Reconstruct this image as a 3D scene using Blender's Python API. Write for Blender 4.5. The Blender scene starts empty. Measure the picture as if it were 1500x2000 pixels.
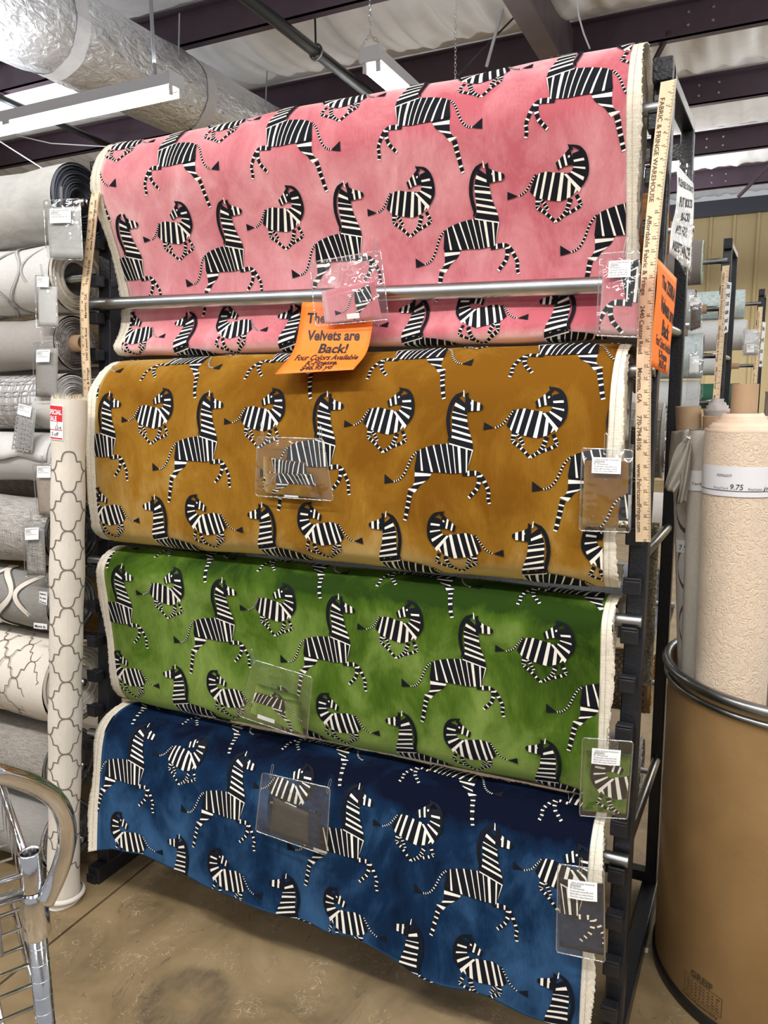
import bpy, bmesh, math, random
import numpy as np
from mathutils import Vector, Matrix
random.seed(7); RNG=np.random.RandomState(5)
sc=bpy.context.scene
COL=sc.collection
# ------------------------------------------------------------------ camera (solved from the rack's brackets and yardsticks)
F=1480.; PSI=.43719; PIT=.16034; ROL=-.01116
CAM=np.array([1.66189562,-1.6249005,1.42])
_r0=np.array([math.cos(PSI),math.sin(PSI),0]); _fh=np.array([-math.sin(PSI),math.cos(PSI),0]); _up=np.array([0,0,1.])
FW=_fh*math.cos(PIT)-_up*math.sin(PIT); _u0=_fh*math.sin(PIT)+_up*math.cos(PIT)
RT=_r0*math.cos(ROL)+_u0*math.sin(ROL); UP=-_r0*math.sin(ROL)+_u0*math.cos(ROL)
def pxray(x,y): return FW+RT*(x-750)/F-UP*(y-1000)/F
def on(x,y,ax,val):
    d=pxray(x,y); return CAM+d*((val-CAM[ax])/d[ax])
cd=bpy.data.cameras.new('camera'); cam=bpy.data.objects.new('camera',cd); COL.objects.link(cam)
cd.sensor_fit='HORIZONTAL'; cd.sensor_width=36; cd.lens=F/1500*36; cd.clip_start=.02; cd.clip_end=200
m=Matrix.Identity(4)
for i in range(3): m[i][0]=RT[i]; m[i][1]=UP[i]; m[i][2]=-FW[i]; m[i][3]=CAM[i]
cam.matrix_world=m; sc.camera=cam
# ------------------------------------------------------------------ world and light
w=bpy.data.worlds.new('world'); sc.world=w; w.use_nodes=True
w.node_tree.nodes['Background'].inputs[0].default_value=(.93,.95,1,1); w.node_tree.nodes['Background'].inputs[1].default_value=.5
sc.view_settings.view_transform='Standard'; sc.view_settings.look='None'; sc.view_settings.gamma=1; sc.view_settings.use_curve_mapping=False
sc.view_settings.exposure=-.1
UPL=.8
def area(loc,sx,sy,e,col=(1,.97,.93),rz=0,up=None):
    l=bpy.data.lights.new('ceiling_lamp','AREA'); l.shape='RECTANGLE'; l.size=sx; l.size_y=sy; l.energy=e; l.color=col
    o=bpy.data.objects.new('ceiling_lamp',l); COL.objects.link(o); o.location=loc; o.rotation_euler=(0,0,rz)
    # bare battens also throw light up; extra up-facing lamp added to brighten roof lining
    l2=bpy.data.lights.new('ceiling_lamp','AREA'); l2.shape='RECTANGLE'; l2.size=sx; l2.size_y=sy; l2.energy=e*(UPL if up is None else up); l2.color=(.95,.97,1)
    o2=bpy.data.objects.new('ceiling_lamp',l2); COL.objects.link(o2); o2.location=(loc[0],loc[1],loc[2]+.20); o2.rotation_euler=(math.pi,0,rz); return o
# the hall's rows of hanging strip lamps (those outside the picture)
for x,y,e in ((-.9,-1.5,46),(.9,-1.5,46),(2.7,-1.5,46),(-.9,-4.2,40),(1.6,-4.2,40),(4.2,-1.0,40)):
    area((x,y,2.93),1.25,.14,e)
for x,y,e in ((3.2,3.2,36),(3.2,6.3,40),(6,5,40),(-1.5,6.5,40),(-4.5,3.5,40),(.5,8.8,45),(3.5,9,45),(3.3,.9,34)):  # last one added to brighten the drum and the gap behind the near post
    area((x,y,2.93),1.25,.14,e)
# ------------------------------------------------------------------ materials
MATS={}
def mat(name,col,rough=.6,metal=0.,var=0.,vscale=20.,bump=0.,bscale=60.,col2=None,stretch=(1,1,1),sheen=0.,coat=0.,spec=.5,emit=0.,detail=6.):
    if name in MATS: return MATS[name]
    m=bpy.data.materials.new(name); m.use_nodes=True; nt=m.node_tree; b=nt.nodes['Principled BSDF']
    b.inputs['Base Color'].default_value=(*col,1); b.inputs['Roughness'].default_value=rough; b.inputs['Metallic'].default_value=metal
    b.inputs['Specular IOR Level'].default_value=spec
    b.inputs['Sheen Weight'].default_value=sheen; b.inputs['Coat Weight'].default_value=coat
    if emit: b.inputs['Emission Color'].default_value=(*col,1); b.inputs['Emission Strength'].default_value=emit
    if var or bump:
        tc=nt.nodes.new('ShaderNodeTexCoord'); mp=nt.nodes.new('ShaderNodeMapping'); mp.inputs['Scale'].default_value=stretch
        nt.links.new(tc.outputs['Object'],mp.inputs[0])
    if var:
        n=nt.nodes.new('ShaderNodeTexNoise'); n.inputs['Scale'].default_value=vscale; n.inputs['Detail'].default_value=detail; n.inputs['Roughness'].default_value=.6
        nt.links.new(mp.outputs[0],n.inputs['Vector'])
        r=nt.nodes.new('ShaderNodeValToRGB'); c2=col2 or tuple(c*(1-var) for c in col); c1=col if col2 else tuple(min(1,c*(1+var*.6)) for c in col)
        r.color_ramp.elements[0].position=.32; r.color_ramp.elements[1].position=.68
        r.color_ramp.elements[0].color=(*c2,1); r.color_ramp.elements[1].color=(*c1,1)
        nt.links.new(n.outputs['Fac'],r.inputs[0]); nt.links.new(r.outputs[0],b.inputs['Base Color'])
    if bump:
        n2=nt.nodes.new('ShaderNodeTexNoise'); n2.inputs['Scale'].default_value=bscale; n2.inputs['Detail'].default_value=4
        nt.links.new(mp.outputs[0],n2.inputs['Vector'])
        bp=nt.nodes.new('ShaderNodeBump'); bp.inputs['Strength'].default_value=bump; bp.inputs['Distance'].default_value=.01
        nt.links.new(n2.outputs['Fac'],bp.inputs['Height']); nt.links.new(bp.outputs[0],b.inputs['Normal'])
    MATS[name]=m; return m
def weave(name,colA,colB,scale=900.,mixn=.5,rough=.9,vs=4.,var=.12,bump=.4):
    """woven cloth: crossed fine threads plus slow tone variation"""
    if name in MATS: return MATS[name]
    m=bpy.data.materials.new(name); m.use_nodes=True; nt=m.node_tree; N=nt.nodes; L=nt.links; b=N['Principled BSDF']; b.inputs['Roughness'].default_value=rough; b.inputs['Specular IOR Level'].default_value=.2
    tc=N.new('ShaderNodeTexCoord')
    outs=[]
    for st in ((1,1,.06),(.06,1,1)):
        mp=N.new('ShaderNodeMapping'); mp.inputs['Scale'].default_value=st; L.new(tc.outputs['Object'],mp.inputs[0])
        n=N.new('ShaderNodeTexNoise'); n.inputs['Scale'].default_value=scale; n.inputs['Detail'].default_value=2; L.new(mp.outputs[0],n.inputs['Vector']); outs.append(n.outputs['Fac'])
    a=N.new('ShaderNodeMath'); a.operation='ADD'; L.new(outs[0],a.inputs[0]); L.new(outs[1],a.inputs[1])
    r=N.new('ShaderNodeMapRange'); r.inputs[1].default_value=.75; r.inputs[2].default_value=1.25; L.new(a.outputs[0],r.inputs[0])
    mx=N.new('ShaderNodeMix'); mx.data_type='RGBA'; mx.inputs[6].default_value=(*colA,1); mx.inputs[7].default_value=(*colB,1); L.new(r.outputs[0],mx.inputs[0])
    n3=N.new('ShaderNodeTexNoise'); n3.inputs['Scale'].default_value=vs; n3.inputs['Detail'].default_value=3; L.new(tc.outputs['Object'],n3.inputs['Vector'])
    hs=N.new('ShaderNodeHueSaturation'); r2=N.new('ShaderNodeMapRange'); r2.inputs[1].default_value=.3; r2.inputs[2].default_value=.7; r2.inputs[3].default_value=1-var; r2.inputs[4].default_value=1+var
    L.new(n3.outputs['Fac'],r2.inputs[0]); L.new(r2.outputs[0],hs.inputs['Value']); L.new(mx.outputs[2],hs.inputs['Color']); L.new(hs.outputs[0],b.inputs['Base Color'])
    bp=N.new('ShaderNodeBump'); bp.inputs['Strength'].default_value=bump; bp.inputs['Distance'].default_value=.002; L.new(a.outputs[0],bp.inputs['Height']); L.new(bp.outputs[0],b.inputs['Normal'])
    MATS[name]=m; return m
def velvet(name,dark,mid,light,seed,pos=(.12,.58,.86)):
    """cut pile with its nap lying down the cloth: looking into the fibre tips it is deep, along the fibre sides it is pale (a directional cloth response), with brushed marks where the nap is disturbed"""
    m=bpy.data.materials.new(name); m.use_nodes=True; nt=m.node_tree; N=nt.nodes; L=nt.links; b=N['Principled BSDF']
    b.inputs['Roughness'].default_value=.9; b.inputs['Specular IOR Level'].default_value=.08
    tc=N.new('ShaderNodeTexCoord')
    def noise(sc,det,st,loc=0,dist=0.):
        mp=N.new('ShaderNodeMapping'); mp.inputs['Location'].default_value=(seed+loc,seed*1.7,loc); mp.inputs['Scale'].default_value=st; L.new(tc.outputs['Object'],mp.inputs[0])
        n=N.new('ShaderNodeTexNoise'); n.inputs['Scale'].default_value=sc; n.inputs['Detail'].default_value=det; n.inputs['Roughness'].default_value=.6; n.inputs['Distortion'].default_value=dist; L.new(mp.outputs[0],n.inputs['Vector']); return n.outputs['Fac']
    def vm(op,a,bb):
        q=N.new('ShaderNodeVectorMath'); q.operation=op
        for i,x in enumerate((a,bb)):
            if x is None: continue
            if isinstance(x,tuple): q.inputs[i].default_value=x
            else: L.new(x,q.inputs[i])
        return q
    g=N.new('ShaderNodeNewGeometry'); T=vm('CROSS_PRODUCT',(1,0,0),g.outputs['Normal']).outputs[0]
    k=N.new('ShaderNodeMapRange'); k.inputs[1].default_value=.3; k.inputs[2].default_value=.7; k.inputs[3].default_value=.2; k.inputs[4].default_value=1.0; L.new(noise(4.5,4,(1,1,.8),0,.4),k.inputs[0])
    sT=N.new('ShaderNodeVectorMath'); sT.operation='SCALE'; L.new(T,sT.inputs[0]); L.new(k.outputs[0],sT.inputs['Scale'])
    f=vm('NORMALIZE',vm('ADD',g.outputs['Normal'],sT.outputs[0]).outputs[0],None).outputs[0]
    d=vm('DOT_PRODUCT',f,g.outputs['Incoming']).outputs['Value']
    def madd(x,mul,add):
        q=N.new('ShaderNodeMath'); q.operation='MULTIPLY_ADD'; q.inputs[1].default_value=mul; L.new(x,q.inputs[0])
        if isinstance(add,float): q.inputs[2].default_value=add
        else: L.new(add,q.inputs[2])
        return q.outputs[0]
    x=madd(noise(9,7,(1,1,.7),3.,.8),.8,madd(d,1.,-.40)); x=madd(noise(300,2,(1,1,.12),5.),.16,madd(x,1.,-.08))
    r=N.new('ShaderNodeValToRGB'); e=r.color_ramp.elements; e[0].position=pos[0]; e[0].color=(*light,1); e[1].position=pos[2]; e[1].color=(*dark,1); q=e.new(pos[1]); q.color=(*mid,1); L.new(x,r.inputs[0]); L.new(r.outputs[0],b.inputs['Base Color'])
    bp=N.new('ShaderNodeBump'); bp.inputs['Strength'].default_value=.2; bp.inputs['Distance'].default_value=.002; L.new(noise(300,2,(1,1,.12),5.),bp.inputs['Height']); L.new(bp.outputs[0],b.inputs['Normal'])
    MATS[name]=m; return m
def plastic(name='clear_vinyl',tint=(.96,.97,.97),refl=.13):
    if name in MATS: return MATS[name]
    m=bpy.data.materials.new(name); m.use_nodes=True; nt=m.node_tree; N=nt.nodes; L=nt.links
    for x in list(N): N.remove(x)
    o=N.new('ShaderNodeOutputMaterial'); t=N.new('ShaderNodeBsdfTransparent'); t.inputs[0].default_value=(*tint,1)
    g=N.new('ShaderNodeBsdfGlossy'); g.inputs['Roughness'].default_value=.08; g.inputs[0].default_value=(1,1,1,1)
    tc=N.new('ShaderNodeTexCoord'); n=N.new('ShaderNodeTexNoise'); n.inputs['Scale'].default_value=22; L.new(tc.outputs['Object'],n.inputs['Vector'])
    bp=N.new('ShaderNodeBump'); bp.inputs['Strength'].default_value=.5; bp.inputs['Distance'].default_value=.02; L.new(n.outputs['Fac'],bp.inputs['Height']); L.new(bp.outputs[0],g.inputs['Normal'])
    mx=N.new('ShaderNodeMixShader'); mx.inputs[0].default_value=refl; L.new(t.outputs[0],mx.inputs[1]); L.new(g.outputs[0],mx.inputs[2]); L.new(mx.outputs[0],o.inputs[0])
    MATS[name]=m; return m
BLACKP=mat('black_powder_coat',(.012,.013,.017),.32,0,.25,60,.12,180)
STEEL=mat('galvanised_steel',(.42,.43,.43),.3,1.,.18,14,stretch=(1,1,1))
CHROME=mat('chrome',(.75,.75,.77),.1,1.,.2,9,.05,40)
WIRE=mat('pin_steel',(.7,.7,.7),.2,1.)
CREAM=weave('cream_canvas',(.80,.74,.62),(.62,.56,.45),700,rough=.95,var=.08)
BLK=mat('black_pile',(.006,.007,.011),.8,spec=.15)
IVORY=mat('ivory_ground',(.84,.80,.71),.9,0,.08,120)
WOOD=mat('yardstick_wood',(.80,.62,.41),.5,0,.16,14,stretch=(6,6,.5),col2=(.72,.53,.33))
INK=mat('black_ink',(.01,.01,.012),.6)
INKB=mat('brown_ink',(.10,.06,.035),.7)
PAPER=mat('white_paper',(.86,.86,.86),.6)
ORANGE=mat('orange_paper',(1.0,.20,.015),.6)
CARD=mat('cardboard_tube',(.44,.29,.17),.8,0,.1,8,.1,90)
VINYL=plastic()
# ------------------------------------------------------------------ geometry helpers
def obj(name,verts,faces,material,parent=None,smooth=False,mats=None,midx=None):
    me=bpy.data.meshes.new(name); me.from_pydata([tuple(map(float,v)) for v in verts],[],[tuple(f) for f in faces])
    for mm in (mats or [material]): me.materials.append(mm)
    if midx is not None: me.polygons.foreach_set('material_index',midx)
    if smooth: me.polygons.foreach_set('use_smooth',[True]*len(me.polygons))
    me.update(); o=bpy.data.objects.new(name,me); COL.objects.link(o)
    if parent: o.parent=parent
    return o
def tag(o,label,cat,group=None,kind=None):
    o['label']=label; o['category']=cat
    if group: o['group']=group
    if kind: o['kind']=kind
    return o
def struct(o): o['kind']='structure'; return o
def thing(name,label,cat,loc=(0,0,0),group=None):
    o=bpy.data.objects.new(name,None); COL.objects.link(o); o.location=loc; o.empty_display_size=.05
    tag(o,label,cat,group); return o
def keep(child,par):
    """parent keeping the child's world-space coordinates"""
    child.parent=par; child.matrix_parent_inverse=Matrix.Translation(par.location).inverted(); return child
class MB:
    def __init__(s): s.v=[]; s.f=[]; s.m=[]
    def add(s,vs,fs,mi=0):
        n=len(s.v); s.v+= [tuple(map(float,v)) for v in vs]; s.f+=[tuple(i+n for i in f) for f in fs]; s.m+=[mi]*len(fs); return s
    def box(s,lo,hi,mi=0):
        x0,y0,z0=lo; x1,y1,z1=hi
        return s.add([(x0,y0,z0),(x1,y0,z0),(x1,y1,z0),(x0,y1,z0),(x0,y0,z1),(x1,y0,z1),(x1,y1,z1),(x0,y1,z1)],[(3,2,1,0),(4,5,6,7),(0,1,5,4),(1,2,6,5),(2,3,7,6),(3,0,4,7)],mi)
    def bar(s,a,b,wx,wy,mi=0,up=(0,0,1)):
        """box section along a-b; wx across, wy along the given reference"""
        a=Vector(a); b=Vector(b); d=(b-a).normalized(); u=Vector(up)
        if abs(d.dot(u))>.95: u=Vector((0,1,0))
        x=d.cross(u).normalized(); y=x.cross(d).normalized()
        vs=[]
        for p in (a,b):
            for sx,sy in ((-1,-1),(1,-1),(1,1),(-1,1)): vs.append(p+x*sx*wx/2+y*sy*wy/2)
        return s.add(vs,[(3,2,1,0),(4,5,6,7),(0,1,5,4),(1,2,6,5),(2,3,7,6),(3,0,4,7)],mi)
    def tube(s,path,r,n=10,mi=0,caps=True,closed=False):
        P=[Vector(p) for p in path]; k=len(P); rs=r if isinstance(r,(list,tuple)) else [r]*k
        t0=(P[1]-P[0]).normalized(); ref=Vector((0,0,1)) if abs(t0.z)<.9 else Vector((1,0,0)); x=t0.cross(ref).normalized()
        vs=[]
        for i in range(k):
            t=((P[(i+1)%k]-P[i-1]) if closed else (P[min(i+1,k-1)]-P[max(i-1,0)])).normalized()
            x=(x-t*x.dot(t)); x=x.normalized() if x.length>1e-6 else t.orthogonal().normalized(); y=t.cross(x)
            for j in range(n):
                a=2*math.pi*j/n; vs.append(P[i]+(x*math.cos(a)+y*math.sin(a))*rs[i])
        fs=[]
        for i in range(k if closed else k-1):
            for j in range(n): fs.append((i*n+j,i*n+(j+1)%n,((i+1)%k)*n+(j+1)%n,((i+1)%k)*n+j))
        if caps and not closed: fs.append(tuple(range(n-1,-1,-1))); fs.append(tuple((k-1)*n+j for j in range(n)))
        return s.add(vs,fs,mi)
    def lathe(s,prof,n=32,c=(0,0,0),mi=0):
        """prof: list of (r,z) about vertical axis at c"""
        vs=[]; k=len(prof)
        for r,z in prof:
            for j in range(n):
                a=2*math.pi*j/n; vs.append((c[0]+r*math.cos(a),c[1]+r*math.sin(a),c[2]+z))
        fs=[(i*n+j,i*n+(j+1)%n,(i+1)*n+(j+1)%n,(i+1)*n+j) for i in range(k-1) for j in range(n)]
        return s.add(vs,fs,mi)
    def grid(s,fn,nu,nv,mi=0):
        vs=[fn(i/nu,j/nv) for j in range(nv+1) for i in range(nu+1)]
        fs=[(j*(nu+1)+i,j*(nu+1)+i+1,(j+1)*(nu+1)+i+1,(j+1)*(nu+1)+i) for j in range(nv) for i in range(nu)]
        return s.add(vs,fs,mi)
    def build(s,name,material,parent=None,smooth=False,mats=None):
        o=obj(name,s.v,s.f,material,None,smooth,mats,s.m if mats else None)
        if parent: keep(o,parent)
        return o
def bevel(o,w=.002,seg=2):
    md=o.modifiers.new('bevel','BEVEL'); md.width=w; md.segments=seg; md.limit_method='ANGLE'; md.angle_limit=.6; return o
def solid(o,t,off=0):
    md=o.modifiers.new('solidify','SOLIDIFY'); md.thickness=t; md.offset=off; return o
def autos(o):
    me=o.data; me.polygons.foreach_set('use_smooth',[True]*len(me.polygons))
    try: me.set_sharp_from_angle(angle=.7)
    except Exception: pass
    return o
_TX={}
def textverts(txt,bold=0.,shear=0.,align='CENTER',spacing=1.):
    """flat lettering: returns verts (height 1 for capitals approx) and faces"""
    key=(txt,bold,shear,align,spacing)
    if key in _TX: return _TX[key]
    c=bpy.data.curves.new('t','FONT'); c.body=txt; c.align_x=align; c.size=1.; c.offset=bold; c.shear=shear; c.space_character=spacing; c.resolution_u=3
    o=bpy.data.objects.new('t',c); COL.objects.link(o); dg=bpy.context.evaluated_depsgraph_get(); dg.update()
    me=o.evaluated_get(dg).to_mesh(); V=[(v.co.x/.7,v.co.y/.7) for v in me.vertices]; Fc=[tuple(p.vertices) for p in me.polygons]
    o.evaluated_get(dg).to_mesh_clear(); bpy.data.objects.remove(o); bpy.data.curves.remove(c)
    _TX[key]=(V,Fc); return V,Fc
def lettering(mb,txt,u,v,h,fn,wscale=1.,mi=0,**k):
    """place text at (u,v) on a surface fn(u,v)->point; h capital height; v grows upward"""
    V,Fc=textverts(txt,**k); mb.add([fn(u+x*h*wscale,v+y*h) for x,y in V],Fc,mi)
def catmull(P,n=10):
    P=np.array(P,float); Q=np.vstack([2*P[0]-P[1],P,2*P[-1]-P[-2]]); out=[]
    for i in range(1,len(Q)-2):
        a,b,c,d=Q[i-1],Q[i],Q[i+1],Q[i+2]
        for k in range(n):
            t=k/n; out.append(.5*((2*b)+(c-a)*t+(2*a-5*b+4*c-d)*t*t+(3*b-a-3*c+d)*t**3))
    out.append(P[-1]); return np.array(out)
# ================================================================== SETTING
def conc():
    m=bpy.data.materials.new('polished_concrete'); m.use_nodes=True; nt=m.node_tree; N=nt.nodes; L=nt.links; b=N['Principled BSDF']
    tc=N.new('ShaderNodeTexCoord')
    def noise(s,d,st=(1,1,1),dist=0.):
        mp=N.new('ShaderNodeMapping'); mp.inputs['Scale'].default_value=st; L.new(tc.outputs['Object'],mp.inputs[0])
        n=N.new('ShaderNodeTexNoise'); n.inputs['Scale'].default_value=s; n.inputs['Detail'].default_value=d; n.inputs['Distortion'].default_value=dist; n.inputs['Roughness'].default_value=.6; L.new(mp.outputs[0],n.inputs['Vector']); return n.outputs['Fac']
    r=N.new('ShaderNodeValToRGB'); e=r.color_ramp.elements; e[0].position=.3; e[0].color=(0.115,0.080,0.038,1); e[1].position=.72; e[1].color=(0.275,0.200,0.108,1); q=e.new(.5); q.color=(0.200,0.142,0.073,1)
    L.new(noise(4.2,12,dist=.8),r.inputs[0])
    # pale scuffs and dark scratches
    def line(s,lo,hi,st,dist): 
        n=noise(s,3,st,dist); a=N.new('ShaderNodeMath'); a.operation='SUBTRACT'; a.inputs[1].default_value=.5; L.new(n,a.inputs[0]); a2=N.new('ShaderNodeMath'); a2.operation='ABSOLUTE'; L.new(a.outputs[0],a2.inputs[0])
        mr=N.new('ShaderNodeMapRange'); mr.inputs[1].default_value=lo; mr.inputs[2].default_value=hi; mr.inputs[3].default_value=1; mr.inputs[4].default_value=0; L.new(a2.outputs[0],mr.inputs[0]); return mr.outputs[0]
    def mixin(prev,fac,mask_s,thr,col,amt):
        mk=N.new('ShaderNodeMapRange'); mk.inputs[1].default_value=thr; mk.inputs[2].default_value=thr+.06; L.new(noise(mask_s,3),mk.inputs[0])
        mu=N.new('ShaderNodeMath'); mu.operation='MULTIPLY'; L.new(fac,mu.inputs[0]); L.new(mk.outputs[0],mu.inputs[1])
        m2=N.new('ShaderNodeMath'); m2.operation='MULTIPLY'; m2.inputs[1].default_value=amt; L.new(mu.outputs[0],m2.inputs[0])
        mx=N.new('ShaderNodeMix'); mx.data_type='RGBA'; L.new(m2.outputs[0],mx.inputs[0]); L.new(prev,mx.inputs[6]); mx.inputs[7].default_value=(*col,1); return mx.outputs[2]
    c=mixin(r.outputs[0],line(16,.0,.012,(1,1,1),1.6),7,.52,(.50,.41,.29),.6)
    c=mixin(c,line(11,.0,.006,(1,.35,1),.6),6,.5,(.08,.055,.035),.7)
    c=mixin(c,line(60,.0,.03,(1,1,1),.2),14,.6,(.12,.08,.05),.5)
    # the dark tyre-scrub ring on the floor
    sp=N.new('ShaderNodeVectorMath'); sp.operation='DISTANCE'; sp.inputs[1].default_value=(.56,-.40,0); L.new(tc.outputs['Object'],sp.inputs[0])
    wv=N.new('ShaderNodeMath'); wv.operation='MULTIPLY_ADD'; wv.inputs[1].default_value=.05; L.new(noise(18,3),wv.inputs[0]); L.new(sp.outputs['Value'],wv.inputs[2])
    rr=N.new('ShaderNodeValToRGB'); ee=rr.color_ramp.elements; ee[0].position=.03; ee[0].color=(.0,.0,.0,1); ee[1].position=.15; ee[1].color=(0,0,0,1); q=ee.new(.085); q.color=(.8,.8,.8,1); q=ee.new(.118); q.color=(1,1,1,1)
    L.new(wv.outputs[0],rr.inputs[0])
    gr=noise(45,4,(1,.4,1)); gm=N.new('ShaderNodeMath'); gm.operation='MULTIPLY'; L.new(rr.outputs[0],gm.inputs[0]); L.new(gr,gm.inputs[1])
    mx=N.new('ShaderNodeMix'); mx.data_type='RGBA'; L.new(gm.outputs[0],mx.inputs[0]); L.new(c,mx.inputs[6]); mx.inputs[7].default_value=(.03,.025,.02,1)
    L.new(mx.outputs[2],b.inputs['Base Color'])
    rg=N.new('ShaderNodeMapRange'); rg.inputs[3].default_value=.32; rg.inputs[4].default_value=.6; L.new(noise(9,4),rg.inputs[0]); L.new(rg.outputs[0],b.inputs['Roughness'])
    return m
CONC=conc()
# floor slabs either side of a sawn joint that runs back under the rack
JX=.108
for nm,x0,x1 in (('floor',JX+.004,9),('floor',-9,JX-.004)):
    mb=MB().box((x0,-6,-.08),(x1,11,0)); o=mb.build(nm,CONC); struct(o)
struct(MB().box((JX-.004,-6,-.08),(JX+.004,11,-.008)).build('trim_1',mat('joint_dirt',(.03,.02,.014),.9)))
# roof insulation blanket between purlins, sagging with creases
INSUL=mat('white_insulation_facing',(.84,.85,.87),.55,0,.06,3,.35,9,stretch=(.25,1.6,1))
PURY=[-4.6,-3.0,-1.4,.2,1.8,3.38,4.92,6.46,8.16,9.82]
PURL=mat('maroon_steel',(.065,.040,.058),.55,0,.15,5)
bays=[-6.2]+PURY+[11.4]
ceil=[]
mb=MB()
for a,b in zip(bays[:-1],bays[1:]):
    ph=random.random()*9
    def f(u,v,a=a,b=b,ph=ph):
        x=-9+18*u; y=a+(b-a)*v; s=math.sin(math.pi*v)
        cr=.024*math.sin(x*9+2.3*v+ph)*math.sin(x*2.1+ph)+.017*math.sin(x*23+4*v)+.013*math.sin(x*41-3*v+ph)
        return (x,y,4.27-.16*s+cr*s)
    mb.grid(f,420,10)
struct(mb.build('ceiling',INSUL,smooth=True))
for y in PURY:
    p=MB(); p.box((-9,y,4.0),(9,y+.012,4.235)); p.box((-9,y,4.0),(9,y+.075,4.012)); p.box((-9,y-.06,4.222),(9,y+.012,4.235))
    struct(p.build('purlin',PURL))
r=MB(); r.box((.215,-6,3.74),(.365,11,3.762)); r.box((.278,-6,3.762),(.302,11,4.2)); struct(r.build('rafter',mat('rafter_steel',(.10,.075,.085),.45,0,.2,4)))
# purlin flange braces and bolts near the rafter
for y0,x0,x1 in ((4.92,1.02,.62),(8.16,2.05,1.5)):
    struct(MB().bar((x0,y0-.01,4.05),(x1,y0+.55,3.62),.03,.03).build('flange_brace',PURL))
for y in PURY[5:]:
    for x in (1.15,2.2,1.32,3.2):
        for z in (4.07,4.16): struct(MB().tube([(x,y,z),(x,y-.012,z)],.011,8).build('purlin_bolt',STEEL))
# far wall of ribbed tan sheet metal
TAN=mat('tan_sheet_metal',(.62,.50,.27),.45,0,.1,2,stretch=(1,1,.2))
wall=bpy.data.objects.new('wall_back',None); COL.objects.link(wall); struct(wall)
for i in range(60):
    x=-8.85+i*.305
    P=[(0,0),(.20,0),(.215,-.03),(.245,-.03),(.26,0),(.305,0)]
    vs=[(x+a,10.6+b,z) for z in (0,3.98) for a,b in P]; fs=[(j,j+1,j+7,j+6) for j in range(5)]
    k=obj('sheet_panel',vs,fs,TAN,wall); solid(k,.003,1)
mb=MB(); mb.box((-9,10.45,3.78),(9,10.59,3.98)); struct(mb.build('trim_2',mat('eave_strut',(.05,.055,.075),.5)))
struct(MB().box((-9.12,-6,0),(-9,11,4.3)).build('wall_left',mat('dim_sheet_metal',(.45,.4,.3),.6,0,.1,2)))
# ================================================================== RACK
LEAN=.0971; Z0=1.3357
def ypost(z): return (z-Z0)*LEAN       # front face line of the leaning front posts
BXO=.022
def end_frame(par,px0,px1,yb=.43,zt=2.045,ztop_y=None,off=(0,0),brackets=True):
    ox,oy=off
    def T(x,y,z): return (x+ox,y+oy,z)
    xm=(px0+px1)/2; wd=px1-px0
    # leaning front post: an open channel
    mb=MB(); a=T(xm,ypost(0.03)+.02,.03); b=T(xm,ypost(zt)+.02,zt)
    mb.bar(a,b,wd,.032,up=(0,1,0)); o=mb.build('front_post',BLACKP,par); bevel(o,.003)
    mb=MB(); mb.bar(T(px1-.003,ypost(.03)+.046,.03),T(px1-.003,ypost(zt)+.046,zt),.005,.022,up=(0,1,0)); mb.bar(T(px0+.003,ypost(.03)+.046,.03),T(px0+.003,ypost(zt)+.046,zt),.005,.022,up=(0,1,0)); mb.build('post_flange',BLACKP,par)
    xb=xm+BXO; mb=MB(); mb.bar(T(xb,yb+.02,.0),T(xb,yb+.02,2.02),.03,.045,up=(0,1,0)); bevel(mb.build('back_post',BLACKP,par),.003)
    mb=MB(); mb.bar(T(xm,ypost(zt)+.02,zt-.012),T(xb,yb+.03,zt-.012),.03,.024); bevel(mb.build('top_rail',BLACKP,par),.002)
    mb=MB(); mb.bar(T(xm,-.16,.025),T(xb,yb+.05,.025),.042,.05); bevel(mb.build('foot',BLACKP,par),.004)
    mb=MB(); mb.bar(T(xm,-.02,.05),T(xm,ypost(.3)+.05,.3),.03,.012); mb.build('brace',BLACKP,par)
    for z in (.42,1.06,1.55):
        mb=MB(); mb.tube([T(xm,ypost(z)+.05,z),T(xb,yb,z)],.011,10); autos(mb.build('cross_rod',STEEL,par))
    if brackets:
        me=None
        for k in range(-6,14):
            z=Z0-k*.1011; y=ypost(z)
            if me is None:
                q=MB(); q.box((-.017,-.036,-.030),(.017,-.002,.0)); q.box((-.017,-.036,0),(.017,-.030,.006)); o=q.build('bracket',BLACKP); bevel(o,.0025); me=o
            else: o=me.copy(); COL.objects.link(o)
            o.location=Vector(T(px0+.0135,y,z))-par.location; o.parent=par
    mb=MB(); mb.box(T(px0,ypost(2.03)-.03,2.005),T(px1,ypost(2.03)+.035,2.048)); bevel(mb.build('post_cap',mat('black_cap',(.014,.015,.02),.25,0,0,10,.8,140),par),.004)
rack=thing('fabric_rack','black steel A-frame fabric rack carrying the four zebra velvets','rack',(.75,0,0))
end_frame(rack,.003,.046); end_frame(rack,1.470,1.508)
mb=MB(); mb.bar((0.02,.45,.06),(1.5,.45,.06),.03,.03); mb.build('rear_stretcher',BLACKP,rack)
mb=MB(); mb.bar((0.02,.45,1.98),(1.5,.45,1.98),.03,.03); mb.build('rear_stretcher',BLACKP,rack)
for z in (1.83,1.58,1.27,.80,.56,.28,1.66,1.39,1.12,.85,.58,.31):   # rear arms that carry the rolls on the back
    for xa in ((.060,1.513) if z in (1.83,1.58,1.27,.80,.56,.28) else (.026,)):
        mb=MB(); mb.bar((xa,.474,z-.018),(xa,.645,z-.018),.018,.016); mb.build('rear_arm',BLACKP,rack)
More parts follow.
